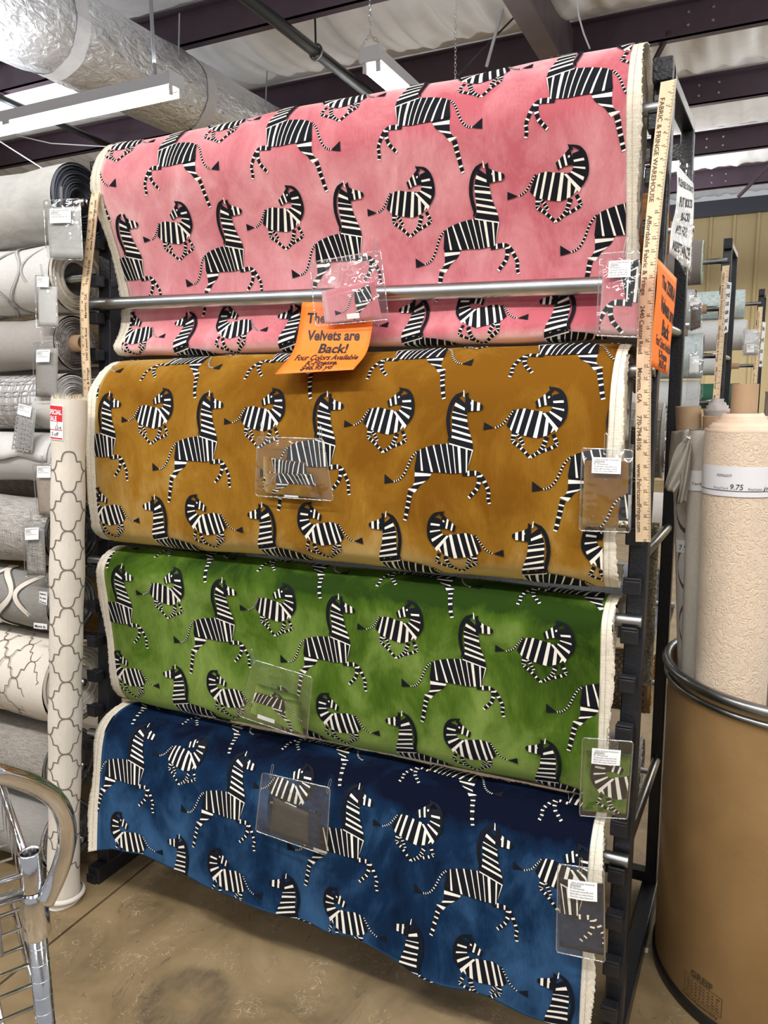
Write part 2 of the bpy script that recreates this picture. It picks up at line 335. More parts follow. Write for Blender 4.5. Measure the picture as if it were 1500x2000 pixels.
# steel rods carried by the brackets (slide out singly)
def rod(y,z,x0,x1,r,label,group='rods on the zebra rack'):
    mb=MB(); a=(x0,y,z); b=(x1,y,z); mb.tube([a,b],r,16); o=mb.build('steel_rod',STEEL); autos(o); tag(o,label,'rod',group); return o
RODS=dict(pink=(ypost(1.956)-.016,1.957),yel=(ypost(1.45)-.016,1.4515),gre=(ypost(.945)-.016,.946),blu=(ypost(.44)-.016,.4405))
for k,nm in (('pink','pink'),('yel','gold'),('gre','green'),('blu','blue')):
    rod(*RODS[k],-.004,1.505,.0135,'steel rod running through the %s zebra velvet roll'%nm)
mb=MB(); mb.tube([(-.004,ypost(1.657)-.02,1.6635),(1.4645,ypost(1.62)-.02,1.622)],.0175,20); o=mb.build('retaining_tube',STEEL); autos(o); tag(o,'bare steel tube stretched across the front of the pink velvet','tube')
# ================================================================== VELVET ROLLS
PROF=dict(
pink=[(.16,1.97),(.135,2.04),(.085,2.083),(.035,2.078),(-.005,2.045),(-.03,1.998),(-.037,1.955),(-.027,1.91),(-.005,1.843),(.017,1.773),(.034,1.70),(.040,1.645),(.034,1.605),(.016,1.575),(-.003,1.545),(.012,1.521),(.05,1.518)],
yel=[(.085,1.41),(.08,1.46),(.05,1.497),(.005,1.508),(-.049,1.485),(-.089,1.443),(-.108,1.395),(-.121,1.29),(-.128,1.19),(-.122,1.07),(-.10,1.030),(-.063,1.012),(0,1.010),(.04,1.04)],
gre=[(.05,.93),(.03,.972),(-.025,.992),(-.076,.984),(-.108,.962),(-.118,.93),(-.112,.866),(-.105,.761),(-.10,.655),(-.09,.592),(-.062,.549),(-.02,.538),(.03,.57)],
blu=[(.02,.46),(.0,.505),(-.043,.524),(-.105,.520),(-.147,.495),(-.168,.455),(-.183,.386),(-.201,.272),(-.214,.164),(-.222,.09),(-.226,.05)])
CUR={k:catmull(v,24) for k,v in PROF.items()}
ARC={k:np.concatenate([[0],np.cumsum(np.linalg.norm(np.diff(c,axis=0),axis=1))]) for k,c in CUR.items()}
HEM=np.array([(.08,.150),(.17,.176),(.266,.186),(.342,.162),(.451,.166),(.477,.161),(.658,.15),(.783,.133),(.825,.130),(.905,.150),(.988,.133),(1.106,.117),(1.163,.113),(1.327,.105),(1.47,.098)])
def s_at_z(name,z):
    c=CUR[name]; i=len(c)-1
    while i>0 and c[i][1]<z: i-=1
    return ARC[name][i]
HEMS=None
def s_end(name,x):
    global HEMS
    if name!='blu': return float(ARC[name][-1])
    if HEMS is None: HEMS=[s_at_z('blu',z) for z in HEM[:,1]]
    return float(np.interp(x,HEM[:,0],HEMS))
WAVE=dict(pink=(.004,1.1),yel=(.003,2.7),gre=(.0045,4.1),blu=(.006,.4))
TAB={}
for _k in CUR:
    A=ARC[_k]; c=CUR[_k]; q=np.arange(0,A[-1]+.0005,.0005); y=np.interp(q,A,c[:,0]); z=np.interp(q,A,c[:,1])
    ty=np.interp(q+.004,A,c[:,0])-np.interp(q-.004,A,c[:,0]); tz=np.interp(q+.004,A,c[:,1])-np.interp(q-.004,A,c[:,1]); l=np.hypot(ty,tz)+1e-12
    TAB[_k]=np.stack([y,z,tz/l,-ty/l],1).tolist()
def surf(name,x,s,off=0.):
    T=TAB[name]; k=s/.0005; k=min(max(k,0),len(T)-1.001); i=int(k); f=k-i; p=T[i]; q_=T[i+1]
    y=p[0]+(q_[0]-p[0])*f; z=p[1]+(q_[1]-p[1])*f; ny=p[2]+(q_[2]-p[2])*f; nz=p[3]+(q_[3]-p[3])*f   # outward normal: curve runs back, top, front, under
    amp,ph=WAVE[name]; fr=min(1,s/.15)
    d=amp*fr*(math.sin(x*9+ph+s*3)*.6+math.sin(x*21-s*9+ph*2)*.35+math.sin(x*4.3+s*14+ph)*.4)
    if name=='blu':
        q=max(0,(s-.25)/.3); d+=q*q*(.010*math.sin(x*13+.5)+.006*math.sin(x*29+1))
    return (x,y+ny*(d+off),z+nz*(d+off))
XV0,XV1=.112,1.434
PATH_N=90
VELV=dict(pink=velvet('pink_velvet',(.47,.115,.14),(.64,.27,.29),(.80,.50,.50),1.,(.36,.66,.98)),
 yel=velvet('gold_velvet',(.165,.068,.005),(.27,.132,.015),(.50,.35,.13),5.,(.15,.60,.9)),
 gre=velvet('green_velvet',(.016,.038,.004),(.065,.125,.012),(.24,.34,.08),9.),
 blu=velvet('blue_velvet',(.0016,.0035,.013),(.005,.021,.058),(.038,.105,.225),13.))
BIG=dict(
 neckL=[(-11,13),(-20,34),(-23,49),(-22,64),(-21,80),(-21,95),(-27,111)],
 neckR=[(13,32),(10,45),(11,55),(13,72),(20,91),(25,105),(27,124)],
 bodyT=[(-99,130),(-90,122),(-73,117),(-54,112),(-37,111),(-23,107),(-7,104),(13,108),(27,122)],
 bodyB=[(-104,167),(-89,170),(-63,171),(-46,171),(-32,172),(-21,172),(-8,170),(7,169),(17,159)],
 thighL=[(-103,159),(-103,176),(-103,194),(-109,206),(-119,210)],
 thighR=[(-62,168),(-65,176),(-72,187),(-90,200),(-102,217)],
 shank=[(-112,215),(-115,227),(-117,239),(-120,252),(-123,268),(-126,279)],
 legA=[(5,171),(23,170),(39,170),(42,184),(38,200),(29,211),(20,221)],
 legB=[(37,169),(49,178),(57,193),(63,206),(62,219),(65,231)],
 tail=[(-98,128),(-108,137),(-116,151),(-122,166),(-130,181),(-140,191),(-151,195)],
 tuft=[(-151,196),(-174,180),(-174,201)],
 mane=[(1,3),(-14,11),(-24,25),(-29,41),(-31,61),(-28,82),(-25,96),(-29,105)],
 headT=[(5,7),(14,16),(26,22),(37,25),(44,30)],
 headB=[(5,43),(15,42),(26,41),(37,41),(44,36)],
 ear=[(11,3),(3,7),(5,15),(11,16)],
 ear2=[(-1,-2),(1,0),(3,13),(0,12)],
)
SML=dict(
 neckL=[(5,16),(4,32),(6,42),(0,50),(-13,52)],
 neckR=[(22,12),(30,31),(31,48),(26,69),(16,89)],
 bodyT=[(-72,49),(-61,44),(-47,43),(-31,47),(-13,49),(1,52),(16,80)],
 bodyB=[(-79,77),(-68,89),(-54,94),(-38,98),(-16,102),(4,96),(14,89)],
 headT=[(0,5),(-11,15),(-21,23),(-29,29)],
 headB=[(9,37),(-7,36),(-17,39),(-25,43)],
 legA=[(-2,99),(-7,113),(-12,123),(-22,133),(-33,140)],
 legB=[(10,93),(17,108),(17,115),(1,123),(-17,130)],
 legC=[(-68,87),(-70,103),(-69,110),(-58,118),(-46,129),(-34,141)],
 legD=[(-64,91),(-56,103),(-49,116)],
 tail=[(-71,46),(-81,60),(-93,75),(-108,83)],
 tuft=[(-110,83),(-132,72),(-133,88)],
 mane=[(2,1),(18,7),(29,21),(33,42),(31,60),(22,77)],
 ear=[(-4,-2),(5,1),(6,10),(0,10)],
)
def strip(mb,A,B,cuts,first,mi):
    """banded ribbon between two edge polylines; cuts = band limits in 0..1, colours alternate from `first` (0 black, 1 ivory)"""
    A=np.array(A,float); B=np.array(B,float)
    def samp(P,t):
        q=np.linspace(0,1,len(P)); return np.array([np.interp(t,q,P[:,0]),np.interp(t,q,P[:,1])])
    col=first
    for a,b in zip(cuts[:-1],cuts[1:]):
        n=max(1,int((b-a)*14))
        for i in range(n):
            t0=a+(b-a)*i/n; t1=a+(b-a)*(i+1)/n
            for j in range(3):
                v0,v1=j/3,(j+1)/3
                p=[samp(A,t0)*(1-v0)+samp(B,t0)*v0,samp(A,t1)*(1-v0)+samp(B,t1)*v0,samp(A,t1)*(1-v1)+samp(B,t1)*v1,samp(A,t0)*(1-v1)+samp(B,t0)*v1]
                mb.append((p,col,mi))
        col=1-col
def limb(mb,P,w0,w1,nb,mi,duty=.74):
    """striped leg or tail: black beads on an ivory ribbon"""
    C=catmull(P,6); t=np.gradient(C,axis=0); t/=np.linalg.norm(t,axis=1)[:,None]+1e-9; n=np.stack([-t[:,1],t[:,0]],1)
    w=np.linspace(w0,w1,len(C))[:,None]
    cuts=[]
    for i in range(nb): cuts+= [i/nb,(i+duty)/nb]
    cuts.append(1.)
    strip(mb,C-n*w/2,C+n*w/2,cuts,0,mi)
def bands(n,duty=.62,jit=.12,seed=1):
    r=random.Random(seed); c=[0.]
    for i in range(n):
        c.append((i+duty+r.uniform(-jit,jit)*.6)/n); c.append((i+1)/n if i<n-1 else 1.)
    return c
def poly(mb,P,col,mi):
    c=np.mean(np.array(P,float),axis=0); k=len(P)
    for i in range(k): mb.append(([np.array(P[i],float),np.array(P[(i+1)%k],float),c],col,mi))
def zebra_big():
    Q=[]; D=BIG
    strip(Q,D['thighL'],D['thighR'],bands(3,.68,seed=3),0,0)
    limb(Q,D['shank'],11,8,5,1); limb(Q,D['legB'],9,7,6,1); limb(Q,D['legA'],11,7,7,2)
    bt=np.array(D['bodyT'],float); bb=np.array(D['bodyB'],float); bb[1:-1,0]+=8
    strip(Q,bt,bb,bands(9,.73,.22,seed=5),0,3)
    strip(Q,D['neckL'],D['neckR'],bands(7,.70,.2,seed=8),0,4)
    strip(Q,D['headT'],D['headB'],[0,.34,.44,.62,.76,1],0,5)
    limb(Q,D['tail'],4.5,4.5,13,1,.7); poly(Q,D['tuft'],0,2)
    C=catmull(D['mane'],5); n=len(C); w=np.interp(np.linspace(0,1,n),[0,.15,.8,1],[3,9,8,3])[:,None]; t=np.gradient(C,axis=0); t/=np.linalg.norm(t,axis=1)[:,None]; nn=np.stack([-t[:,1],t[:,0]],1)
    strip(Q,C-nn*w/2,C+nn*w/2,[0,1],0,6); poly(Q,D['ear'],0,6); poly(Q,D['ear2'],1,7); poly(Q,[(17,24),(21,24),(21,28),(17,28)],1,7)
    return Q
def zebra_small():
    Q=[]; D=SML
    limb(Q,D['legD'],9,7,4,0); limb(Q,D['legB'],8,6,6,0); limb(Q,D['legA'],10,6,6,1); limb(Q,D['legC'],10,6,7,1)
    strip(Q,np.array(D['bodyT'],float)+np.array([[0,0]]),np.array(D['bodyB'],float)-np.array([[6,0]]),bands(6,.72,.2,seed=4),0,2)
    strip(Q,np.array(D['neckL'],float),np.array(D['neckR'],float),bands(4,.68,.2,seed=6),0,3)
    # long stripes down the turned neck
    strip(Q,D['headT'],D['headB'],[0,.3,.42,.66,.8,1],0,4)
    limb(Q,D['tail'],4,4,9,1,.7); poly(Q,D['tuft'],0,2)
    C=catmull(D['mane'],5); n=len(C); w=np.interp(np.linspace(0,1,n),[0,.2,.8,1],[3,7,7,3])[:,None]; t=np.gradient(C,axis=0); t/=np.linalg.norm(t,axis=1)[:,None]; nn=np.stack([-t[:,1],t[:,0]],1)
    strip(Q,C-nn*w/2,C+nn*w/2,[0,1],0,5); poly(Q,D['ear'],0,5); poly(Q,[(-4,19),(0,18),(0,22),(-4,23)],1,6)
    return Q
ZB=zebra_big(); ZS=zebra_small()
def put_zebra(par,name,Q,x0,s0,mirror,tilt=0.,sfun=None,limits=None,mname='zebra_motif'):
    fn=sfun or (lambda x,s,o: surf(name,x,s,o)); X0,X1,smax=limits or (XV0,XV1,None)
    V=[];Fc=[];M=[]
    for p,col,lay in Q:
        P=[(x0+(-q[0] if mirror else q[0])*.001, s0+q[1]*.001) for q in p]
        pts=[]; inside=False
        for x,s in P:
            s=s+tilt*(x-x0)
            xc=min(max(x,X0),X1); se=(smax if smax is not None else s_end(name,xc)-.003); sc_=min(max(s,.001),se)
            if abs(xc-x)<1e-9 and abs(sc_-s)<1e-9: inside=True
            pts.append((xc,sc_))
        if not inside: continue
        n=len(V); V+=[fn(x,s,.0011+lay*.00035) for x,s in pts]
        Fc.append(tuple(range(n,n+len(pts))) if mirror else tuple(range(n+len(pts)-1,n-1,-1))); M.append(col)
    if len(Fc)<6: return None
    o=obj(mname,V,Fc,None,None,False,[BLK,IVORY],M); keep(o,par); return o
# lattice of each print: first big zebra x, arc position of its ear, tilt of the repeat across the width
LAT=dict(pink=(.163,.414,0.,.3283),yel=(.160,.288,.008,.3265),gre=(.172,.199,.02,.332),blu=(.235,.166,.05,.3325))
def fabric(name,label,cname,dip):
    root=thing('velvet_roll',label,'fabric',(.77,0,PROF[name][-1][1]),'zebra velvet rolls on the rack')
    s1=ARC[name][-1]; nx=110; ns=PATH_N
    def sheet(xa,xb,nx,ragged=0):
        mb=MB(); js=RNG.uniform(-1,1,(ns*2+1)); 
        nn=ns*2 if ragged else ns
        def f(u,v):
            x=xa+(xb-xa)*u
            if ragged:
                r=js[int(round(v*nn))]*.0018+.004*math.sin(v*17+xa*9)
                if (ragged>0 and u==1) or (ragged<0 and u==0): x+=r*ragged
            return surf(name,x,v*s_end(name,x),-.0012 if ragged else 0)
        mb.grid(f,nx,nn); return mb
    v=sheet(XV0,XV1,nx).build('velvet_cloth',VELV[name],root,True); solid(v,.003,1)
    for xa,xb,rg in ((.08,XV0+.002,-1),(XV1-.002,1.459,1)):
        o=sheet(xa,xb,4,rg).build('selvage',CREAM,root,True); solid(o,.0016,1)
        # weave stitch line along the selvage
        mb=MB(); xl=xa+(xb-xa)*.5
        mb.add(*ribbon([(xl,s) for s in np.linspace(.01,s_end(name,xl)-.01,120)],.0007,lambda x,s:surf(name,x,s,.0008)))
        mb.build('stitch_line',mat('stitch_thread',(.35,.30,.24),.9),root)
    # wound layers inside, ragged edges showing at the open end
    yc,zc=RODS[name]; core=.022
    n=40
    def loop(t):
        out=[]
        for j in range(n):
            a=2*math.pi*j/n; rr=core+(.086-core)*t; rr=core+(dip[0]-core)*t
            y=yc-.012*t+rr*math.cos(a); z=zc+rr*math.sin(a)
            if math.sin(a)<0: z-=dip[1]*t*(-math.sin(a))**2; y=yc-.012*t+(y-yc+.012*t)*(1-.35*t*(math.sin(a))**2)
            out.append(fit(y,z))
        return out
    cc=CUR[name]; lo=cc[:,1]
    def fit(y,z):
        zf=[p for p in cc if abs(p[1]-z)<.02]
        if zf: y=max(y,min(p[0] for p in zf)+.022)
        yf=[p for p in cc if abs(p[0]-y)<.02]
        if yf: z=min(z,max(p[1] for p in yf)-.024)
        return y,z
    mb=MB(); vs=[]; K=26
    for side,x in ((1,1.444),):
        for k in range(K+1):
            t=k/K; xx=x+(.010 if k%2 else -.004)+RNG.uniform(-.002,.003)
            for y,z in loop(t): vs.append((xx+RNG.uniform(-.0015,.0015),y,z))
    for y,z in loop(1.): vs.append((.09,y,z))
    for y,z in loop(0.): vs.append((.09,y,z))
    fs=[(k*n+j,k*n+(j+1)%n,(k+1)*n+(j+1)%n,(k+1)*n+j) for k in range(K+2) for j in range(n)]
    mb.add(vs,fs); mb.build('wound_layers',CREAM,root)
    # printed/woven zebras
    bx,bs,tl,per=LAT[name]
    for row in range(-1,3):
        for kind in 'AB':
            sr=bs+row*.5245+(.262 if kind=='B' else 0)
            if sr>s1 or sr<-.24: continue
            for i in range(-1,6):
                xb_=bx+per*i; mir=kind=='B'
                xo=xb_+(.157 if mir else 0); 
                put_zebra(v,name,ZB,xo,sr+tl*(xo-.15),mir,tl)
                xs=xb_+(-.038 if mir else .18); put_zebra(v,name,ZS,xs,sr-.008+tl*(xs-.15),mir,tl)
    return root
def ribbon(P,w,fn):
    """strip of width w along 2-D points mapped through fn(u,v)"""
    P=np.array(P,float); t=np.gradient(P,axis=0); t/=np.linalg.norm(t,axis=1)[:,None]+1e-12; n=np.stack([-t[:,1],t[:,0]],1)
    vs=[]
    for p,q in zip(P,n): vs.append(fn(*(p-q*w/2))); vs.append(fn(*(p+q*w/2)))
    k=len(P); return vs,[(2*i,2*i+1,2*i+3,2*i+2) for i in range(k-1)]
FAB={}
FAB['pink']=fabric('pink','rose pink velvet with black and ivory zebras, topmost roll','pink',(.085,.17))
FAB['yel']=fabric('yel','golden ochre velvet with black and ivory zebras, second roll down','gold',(.085,.22))
FAB['gre']=fabric('gre','moss green velvet with black and ivory zebras, above the blue one','green',(.04,.05))
FAB['blu']=fabric('blu','dark navy blue velvet with zebras, lowest roll hanging near the floor','blue',(.045,.03))
# ================================================================== YARDSTICKS
STICKTXT=[("FABRIC & FRINGE WAREHOUSE",1.2,9.1),("Affordable Fabric & Fringe",10.1,16.3),("2440 Canton Road",17.1,20.9),("Marietta, GA",22.,24.8),("770-794-8106",25.8,28.6),("www.FabricsandFringe.com",29.7,35.2)]
def yardstick(C3,label,flip=False,wd=.0285,step=1):
    """C3: centre line, top end first; flip: hung upside down"""
    C3=catmull(C3,12); L=np.concatenate([[0],np.cumsum(np.linalg.norm(np.diff(C3,axis=0),axis=1))]); tot=L[-1]
    def fn(a,b,off=0.):
        """a inches along the stick from its 0 end, b across (m, + towards the ticks)"""
        s=a/36*tot; s=tot-s if flip else s; b=-b if flip else b
        p=np.array([np.interp(s,L,C3[:,i]) for i in range(3)])
        return (p[0]+b*.985,p[1]-.0022-off,p[2]+b*.05)
    base=C3[-1]; root=thing('yardstick',label,'yardstick',tuple(base),'wooden yardsticks taped to rack posts')
    mb=MB(); n=48
    vs=[];
    for i in range(n+1):
        for b,o in ((-wd/2,0),(wd/2,0),(wd/2,-.005),(-wd/2,-.005)): vs.append(fn(36*i/n,b,o))
    fs=[(4*i+j,4*i+(j+1)%4,4*i+4+(j+1)%4,4*i+4+j) for i in range(n) for j in range(4)]+[(0,1,2,3),(4*n+3,4*n+2,4*n+1,4*n)]
    mb.add(vs,fs); mb.build('wooden_strip',WOOD,root)
    tk=MB(); q=lambda a,b0,b1,w: tk.add([fn(a-w,b0,.0005),fn(a+w,b0,.0005),fn(a+w,b1,.0005),fn(a-w,b1,.0005)],[(0,1,2,3)])
    for i in range(1,36*8):
        ln=.0085 if i%8==0 else .006 if i%4==0 else .0045 if i%2==0 else .003
        if i%step==0: q(i/8,wd/2-ln,wd/2-.0004,.018)
    tk.build('tick_marks',INKB,root)
    nm=MB(); ipm=36/tot
    for i in range(1,37):
        V,Fc=textverts(str(i),0.,0.,'CENTER'); h=.0062
        nm.add([fn(min(i-.12+x*h*ipm*.85,36),.0014+y*h,.0006) for x,y in V],Fc)
    nm.build('inch_numbers',INKB,root)
    tx=MB()
    for t,a0,a1 in STICKTXT:
        V,Fc=textverts(t,0.012,0.,'LEFT'); wt=max(x for x,y in V); h=.0085
        tx.add([fn(a0+(a1-a0)*x/wt,-.0112+y*h,.0006) for x,y in V],Fc)
    tx.build('printed_lettering',INKB,root)
    return root
def line_on(pts,dys):
    out=[]
    for i,(x,y) in enumerate(pts):
        dy=dys[i] if isinstance(dys,list) else dys
        Y=0.
        for _ in range(6): p=on(x,y,1,Y); Y=ypost(p[2])+dy
        out.append(p)
    return out
yardstick(line_on([(1306,158),(1295,250),(1279,400),(1266,550),(1258,700),(1256,850),(1256,960),(1256,1058)],-.046),'wooden yardstick with black lettering on the near post beside the selvages')
yardstick(line_on([(187,378),(183,401),(176,475),(165,580),(165,620),(167,690),(171,770),(176,880),(180,985)],[-.10,-.10,-.095,-.08,-.075,-.065,-.055,-.045,-.042]),'wooden yardstick hung upside down between the grey bolts and pink velvet',flip=True)
# ================================================================== SAMPLE SLEEVES
WELD=plastic('vinyl_weld',(.93,.95,.95),.3)
def lerp2(c,u,v):
    TL,TR,BR,BL=c; return (TL*(1-u)+TR*u)*(1-v)+(BL*(1-u)+BR*u)*v
CARDTXT=["Fabric & Fringe Warehouse","|||||||||||||||||||||","K-Finesse","Cut pile zebra velvet 54in wide","Repeat 20in Cut velvet Viscose","Care Dry clean Hand cut"]
def sleeve(label,quad,ys,swatch=None,smat=None,card=None,zeb=None,pins=(),group='vinyl sample sleeves',small=False,stag=None,back=True,title=None):
    """quad px TL TR BR BL; ys plane y for top and bottom; swatch list of uv quads; card (u0,v0,u1,v1)"""
    c=[on(*quad[0],1,ys[0]),on(*quad[1],1,ys[0]),on(*quad[2],1,ys[1]),on(*quad[3],1,ys[1])]
    wd=np.linalg.norm(c[1]-c[0]); ht=np.linalg.norm(c[3]-c[0])
    root=thing('sample_sleeve',label,'sample sleeve',tuple((c[2]+c[3])/2),group)
    def P(u,v,o=0.):
        p=lerp2(c,u,v); b=.006*math.sin(math.pi*min(max(u,0),1))*math.sin(math.pi*min(max(v,0),1)); return (p[0],p[1]-b-o,p[2])
    mb=MB(); mb.grid(lambda u,v:P(u,v,.003),10,10); mb.build('vinyl_front',VINYL,root,True)
    edge=[P(u,0,.002) for u in np.linspace(.03,.97,8)]+[P(1,v,.002) for v in np.linspace(.03,.97,8)]+[P(u,1,.002) for u in np.linspace(.97,.03,8)]+[P(0,v,.002) for v in np.linspace(.97,.03,8)]
    mb=MB(); mb.tube(edge,.0016,6,closed=True); mb.build('welded_edge',WELD,root,True)
    for i,q in enumerate(swatch or []):
        Q=[np.array(x,float) for x in q]
        def S(a,b,o=0.,i=i,Q=Q):
            p=lerp2(Q,a,b); return P(p[0],p[1],-.004+.0012*i+o)
        mb=MB(); mb.grid(lambda a,b:S(a,b),8,8); sw_=mb.build('swatch',smat[i] if isinstance(smat,(list,tuple)) else smat,root,True); solid(sw_,.0012,0)
        if zeb and i in zeb:
            Z,zx,zs,mir=zeb[i]; sw=wd*.9; sh=ht*.8
            put_zebra(sw_,'pink',Z,zx,zs,mir,0.,lambda x,s,o_: S(x/sw,s/sh,o_-.0004),(0,sw,sh),'zebra_motif')
    if card:
        u0,v0,u1,v1=card; k=lambda a,b,o=0.: P(u0+(u1-u0)*a,v0+(v1-v0)*b,.0046+o)
        mb=MB(); mb.grid(lambda a,b:k(a,b),3,3); cdm=mb.build('label_card',PAPER,root); solid(cdm,.0004,0)
        tx=MB()
        rows=CARDTXT if not small else CARDTXT[:4]
        for r,t in enumerate(rows):
            V,Fc=textverts(t,0.,0.,'LEFT'); wt=max(x for x,y in V); h=.085; w=.8 if r!=1 else .38
            if r==2: w=.5
            tx.add([k(.07+(.05 if r==0 else 0)+w*x/wt,.16+r*.145-y*h*(1.5 if r==1 else 1),.0008) for x,y in V],Fc)
        tx.build('label_print',INK,cdm)
    if stag:
        u0,v0,u1,v1=stag; mb=MB(); mb.grid(lambda a,b:P(u0+(u1-u0)*a,v0+(v1-v0)*b-.08*0,.0005),2,2); mb.build('paper_tag',PAPER,root)
    for (u,v,l,dx) in pins:
        p=np.array(P(u,v,.004)); top=p+np.array([dx,.002,l]); a=np.array([.0025,0,0])
        mb=MB(); mb.tube([p-a,p-a+(top-p)*.5,top-a,top+np.array([0,0,.003]),top+a,p+a+(top-p)*.5,p+a,p+np.array([0,0,-.003])],.0007,6,closed=True); mb.build('safety_pin',WIRE,root)
    return root
V_=VELV
NAVY=velvet('navy_swatch_velvet',(.0016,.004,.013),(.004,.013,.035),(.012,.035,.08),21.)
sleeve('clear sleeve of pink zebra swatches pinned over the steel tube',[(606,513),(744,489),(760,624),(617,637)],(-.05,-.055),[[(.12,.47),(.86,.40),(.9,.97),(.12,.97)],[(.13,.58),(.80,.47),(.84,.95),(.14,.97)]],V_['pink'],None,{1:(ZB,.21,-.115,False)},((.93,.04,.032,0),),stag=(.45,.86,.62,.94))
sleeve('clear sleeve of gold zebra swatches pinned to the ochre velvet',[(503,853),(632,857),(652,978),(500,968)],(-.142,-.146),[[(.09,.33),(.70,.40),(.72,.95),(.09,.93)],[(.12,.60),(.78,.58),(.82,.97),(.12,.95)]],V_['yel'],None,{0:(ZB,.06,-.12,True),1:(ZB,.14,-.12,False)},((.1,.03,.035,-.004),(.97,.03,.030,-.002)),stag=(.38,.955,.56,.985))
sleeve('clear sleeve of green zebra swatches pinned to the moss velvet',[(497,1288),(611,1322),(600,1443),(468,1398)],(-.128,-.128),[[(.13,.38),(.80,.36),(.93,.96),(.13,.93)],[(.14,.52),(.86,.45),(.93,.97),(.14,.93)]],V_['gre'],None,{0:(ZS,.07,.01,False),1:(ZB,.0,-.12,True)},((.03,.03,.03,-.01),),stag=(.26,.86,.52,.93))
sleeve('clear sleeve of dark blue swatches pinned to the navy velvet',[(513,1508),(646,1538),(638,1670),(500,1622)],(-.207,-.226),[[(.12,.33),(.88,.42),(.90,.96),(.14,.95)],[(.20,.36),(.72,.45),(.74,.95),(.20,.94)]],[NAVY,mat('taupe_lining',(.04,.037,.033),.8)],None,{0:(ZB,.16,-.17,False)},((.14,.03,.03,.006),(.97,.06,.03,.008)))
RC=(.22,.10,.72,.31)
sleeve('tall clear sleeve with pink zebra swatch and white label on selvage',[(1173,496),(1249,490),(1246,659),(1164,655)],(-.06,-.06),[[(.08,.14),(.98,.08),(.98,.97),(.06,.97)]],V_['pink'],(.24,.10,.80,.30),{0:(ZB,.06,-.10,True)},((.62,.05,.035,.006),))
sleeve('tall clear sleeve with gold zebra swatch and white label on selvage',[(1137,875),(1236,879),(1231,1039),(1132,1036)],(-.147,-.15),[[(.05,.15),(.92,.14),(.95,.96),(.05,.95)]],V_['yel'],(.22,.10,.79,.29),{0:(ZB,.17,-.06,False)},((.47,.05,.035,.0),))
sleeve('tall clear sleeve with green zebra swatch and white label on selvage',[(1138,1440),(1237,1448),(1226,1599),(1132,1592)],(-.13,-.125),[[(.05,.16),(.97,.18),(.95,.95),(.05,.95)]],V_['gre'],(.21,.11,.78,.30),{0:(ZS,.05,.005,True)},((.52,.06,.035,.0),))
sleeve('tall clear sleeve with navy zebra swatch and white label on selvage',[(1090,1686),(1180,1698),(1182,1878),(1087,1858)],(-.225,-.245),[[(.05,.18),(.97,.17),(.97,.95),(.05,.95)]],NAVY,(.24,.14,.86,.34),{0:(ZB,.02,-.1,False)},((.5,.06,.03,.0),))
# ================================================================== PAPER SIGNS
def sign(name,label,Lp,Rp,Ly,Ry,rows,material,n=14,group=None,shift=(0,0,0)):
    """paper sheet whose left/right edges follow pixel polylines at the given y planes"""
    Lw=catmull([on(*p,1,y) for p,y in zip(Lp,Ly)],8); Rw=catmull([on(*p,1,y) for p,y in zip(Rp,Ry)],8)
    q=np.linspace(0,1,len(Lw))
    def P(u,v,o=0.):
        v=min(max(v,0),1); a=np.array([np.interp(v,q,Lw[:,i]) for i in range(3)]); b=np.array([np.interp(v,q,Rw[:,i]) for i in range(3)])
        d=b-a; p=a+d*u
        v2=min(v+.05,1); a2=np.array([np.interp(v2,q,Lw[:,i]) for i in range(3)]); a1=np.array([np.interp(max(v2-.05,0),q,Lw[:,i]) for i in range(3)])
        nrm=np.cross(d,a2-a1); l=np.linalg.norm(nrm); nrm=nrm/l if l>1e-9 else np.array([0,-1,0])
        if nrm@(CAM-p)<0: nrm=-nrm
        return tuple(p+nrm*o+np.array(shift))
    root=thing(name,label,'sign',tuple(P(.5,1)),group)
    mb=MB(); mb.grid(lambda u,v:P(u,v),10,n); ps=mb.build('paper_sheet',material,root,True); solid(ps,.0004,0)
    tx=MB()
    for t,u,v,h,w,sh in rows:
        V,Fc=textverts(t,.03,sh,'CENTER'); x0=min(x for x,y in V); x1=max(x for x,y in V)
        tx.add([P(u+(x-(x0+x1)/2)/(x1-x0)*w,v-y*h,.0009) for x,y in V],Fc)
    tx.build('lettering',INK,ps)
    return root,P
sign('paper_sign','bright orange paper sign curling over the gold roll under the pink sleeve',[(590,590),(584,640),(571,688),(537,731)],[(733,590),(727,640),(716,688),(690,722)],[-.03,-.036,-.075,-.145],[-.03,-.036,-.075,-.142],
 [('The ZEBRA',.5,.27,.13,.8,0),('Velvets are',.5,.50,.13,.72,0),('Back!',.55,.68,.13,.38,0),('Four Colors Available',.52,.795,.085,.83,0),('K-Finesse,',.52,.88,.075,.42,0),('$46.95 yd',.5,.962,.075,.40,0)],ORANGE)
sign('paper_sign','orange paper sign taped along the outer side of the near rack post',[(1281,506),(1279,560),(1272,640),(1268,716)],[(1318,545),(1313,605),(1306,672),(1301,733)],[-.062,-.066,-.07,-.074],[.07,.068,.066,.064],
 [('The ZEBRA',.6,.27,.14,.72,0),('Velvets are',.62,.48,.13,.72,0),('Back',.64,.66,.13,.4,0),('Four Colors Available',.6,.78,.085,.84,0),('K-Finesse',.6,.88,.075,.45,0),('$46.95 yd',.6,.965,.075,.42,0)],ORANGE,shift=(.004,-.004,0))
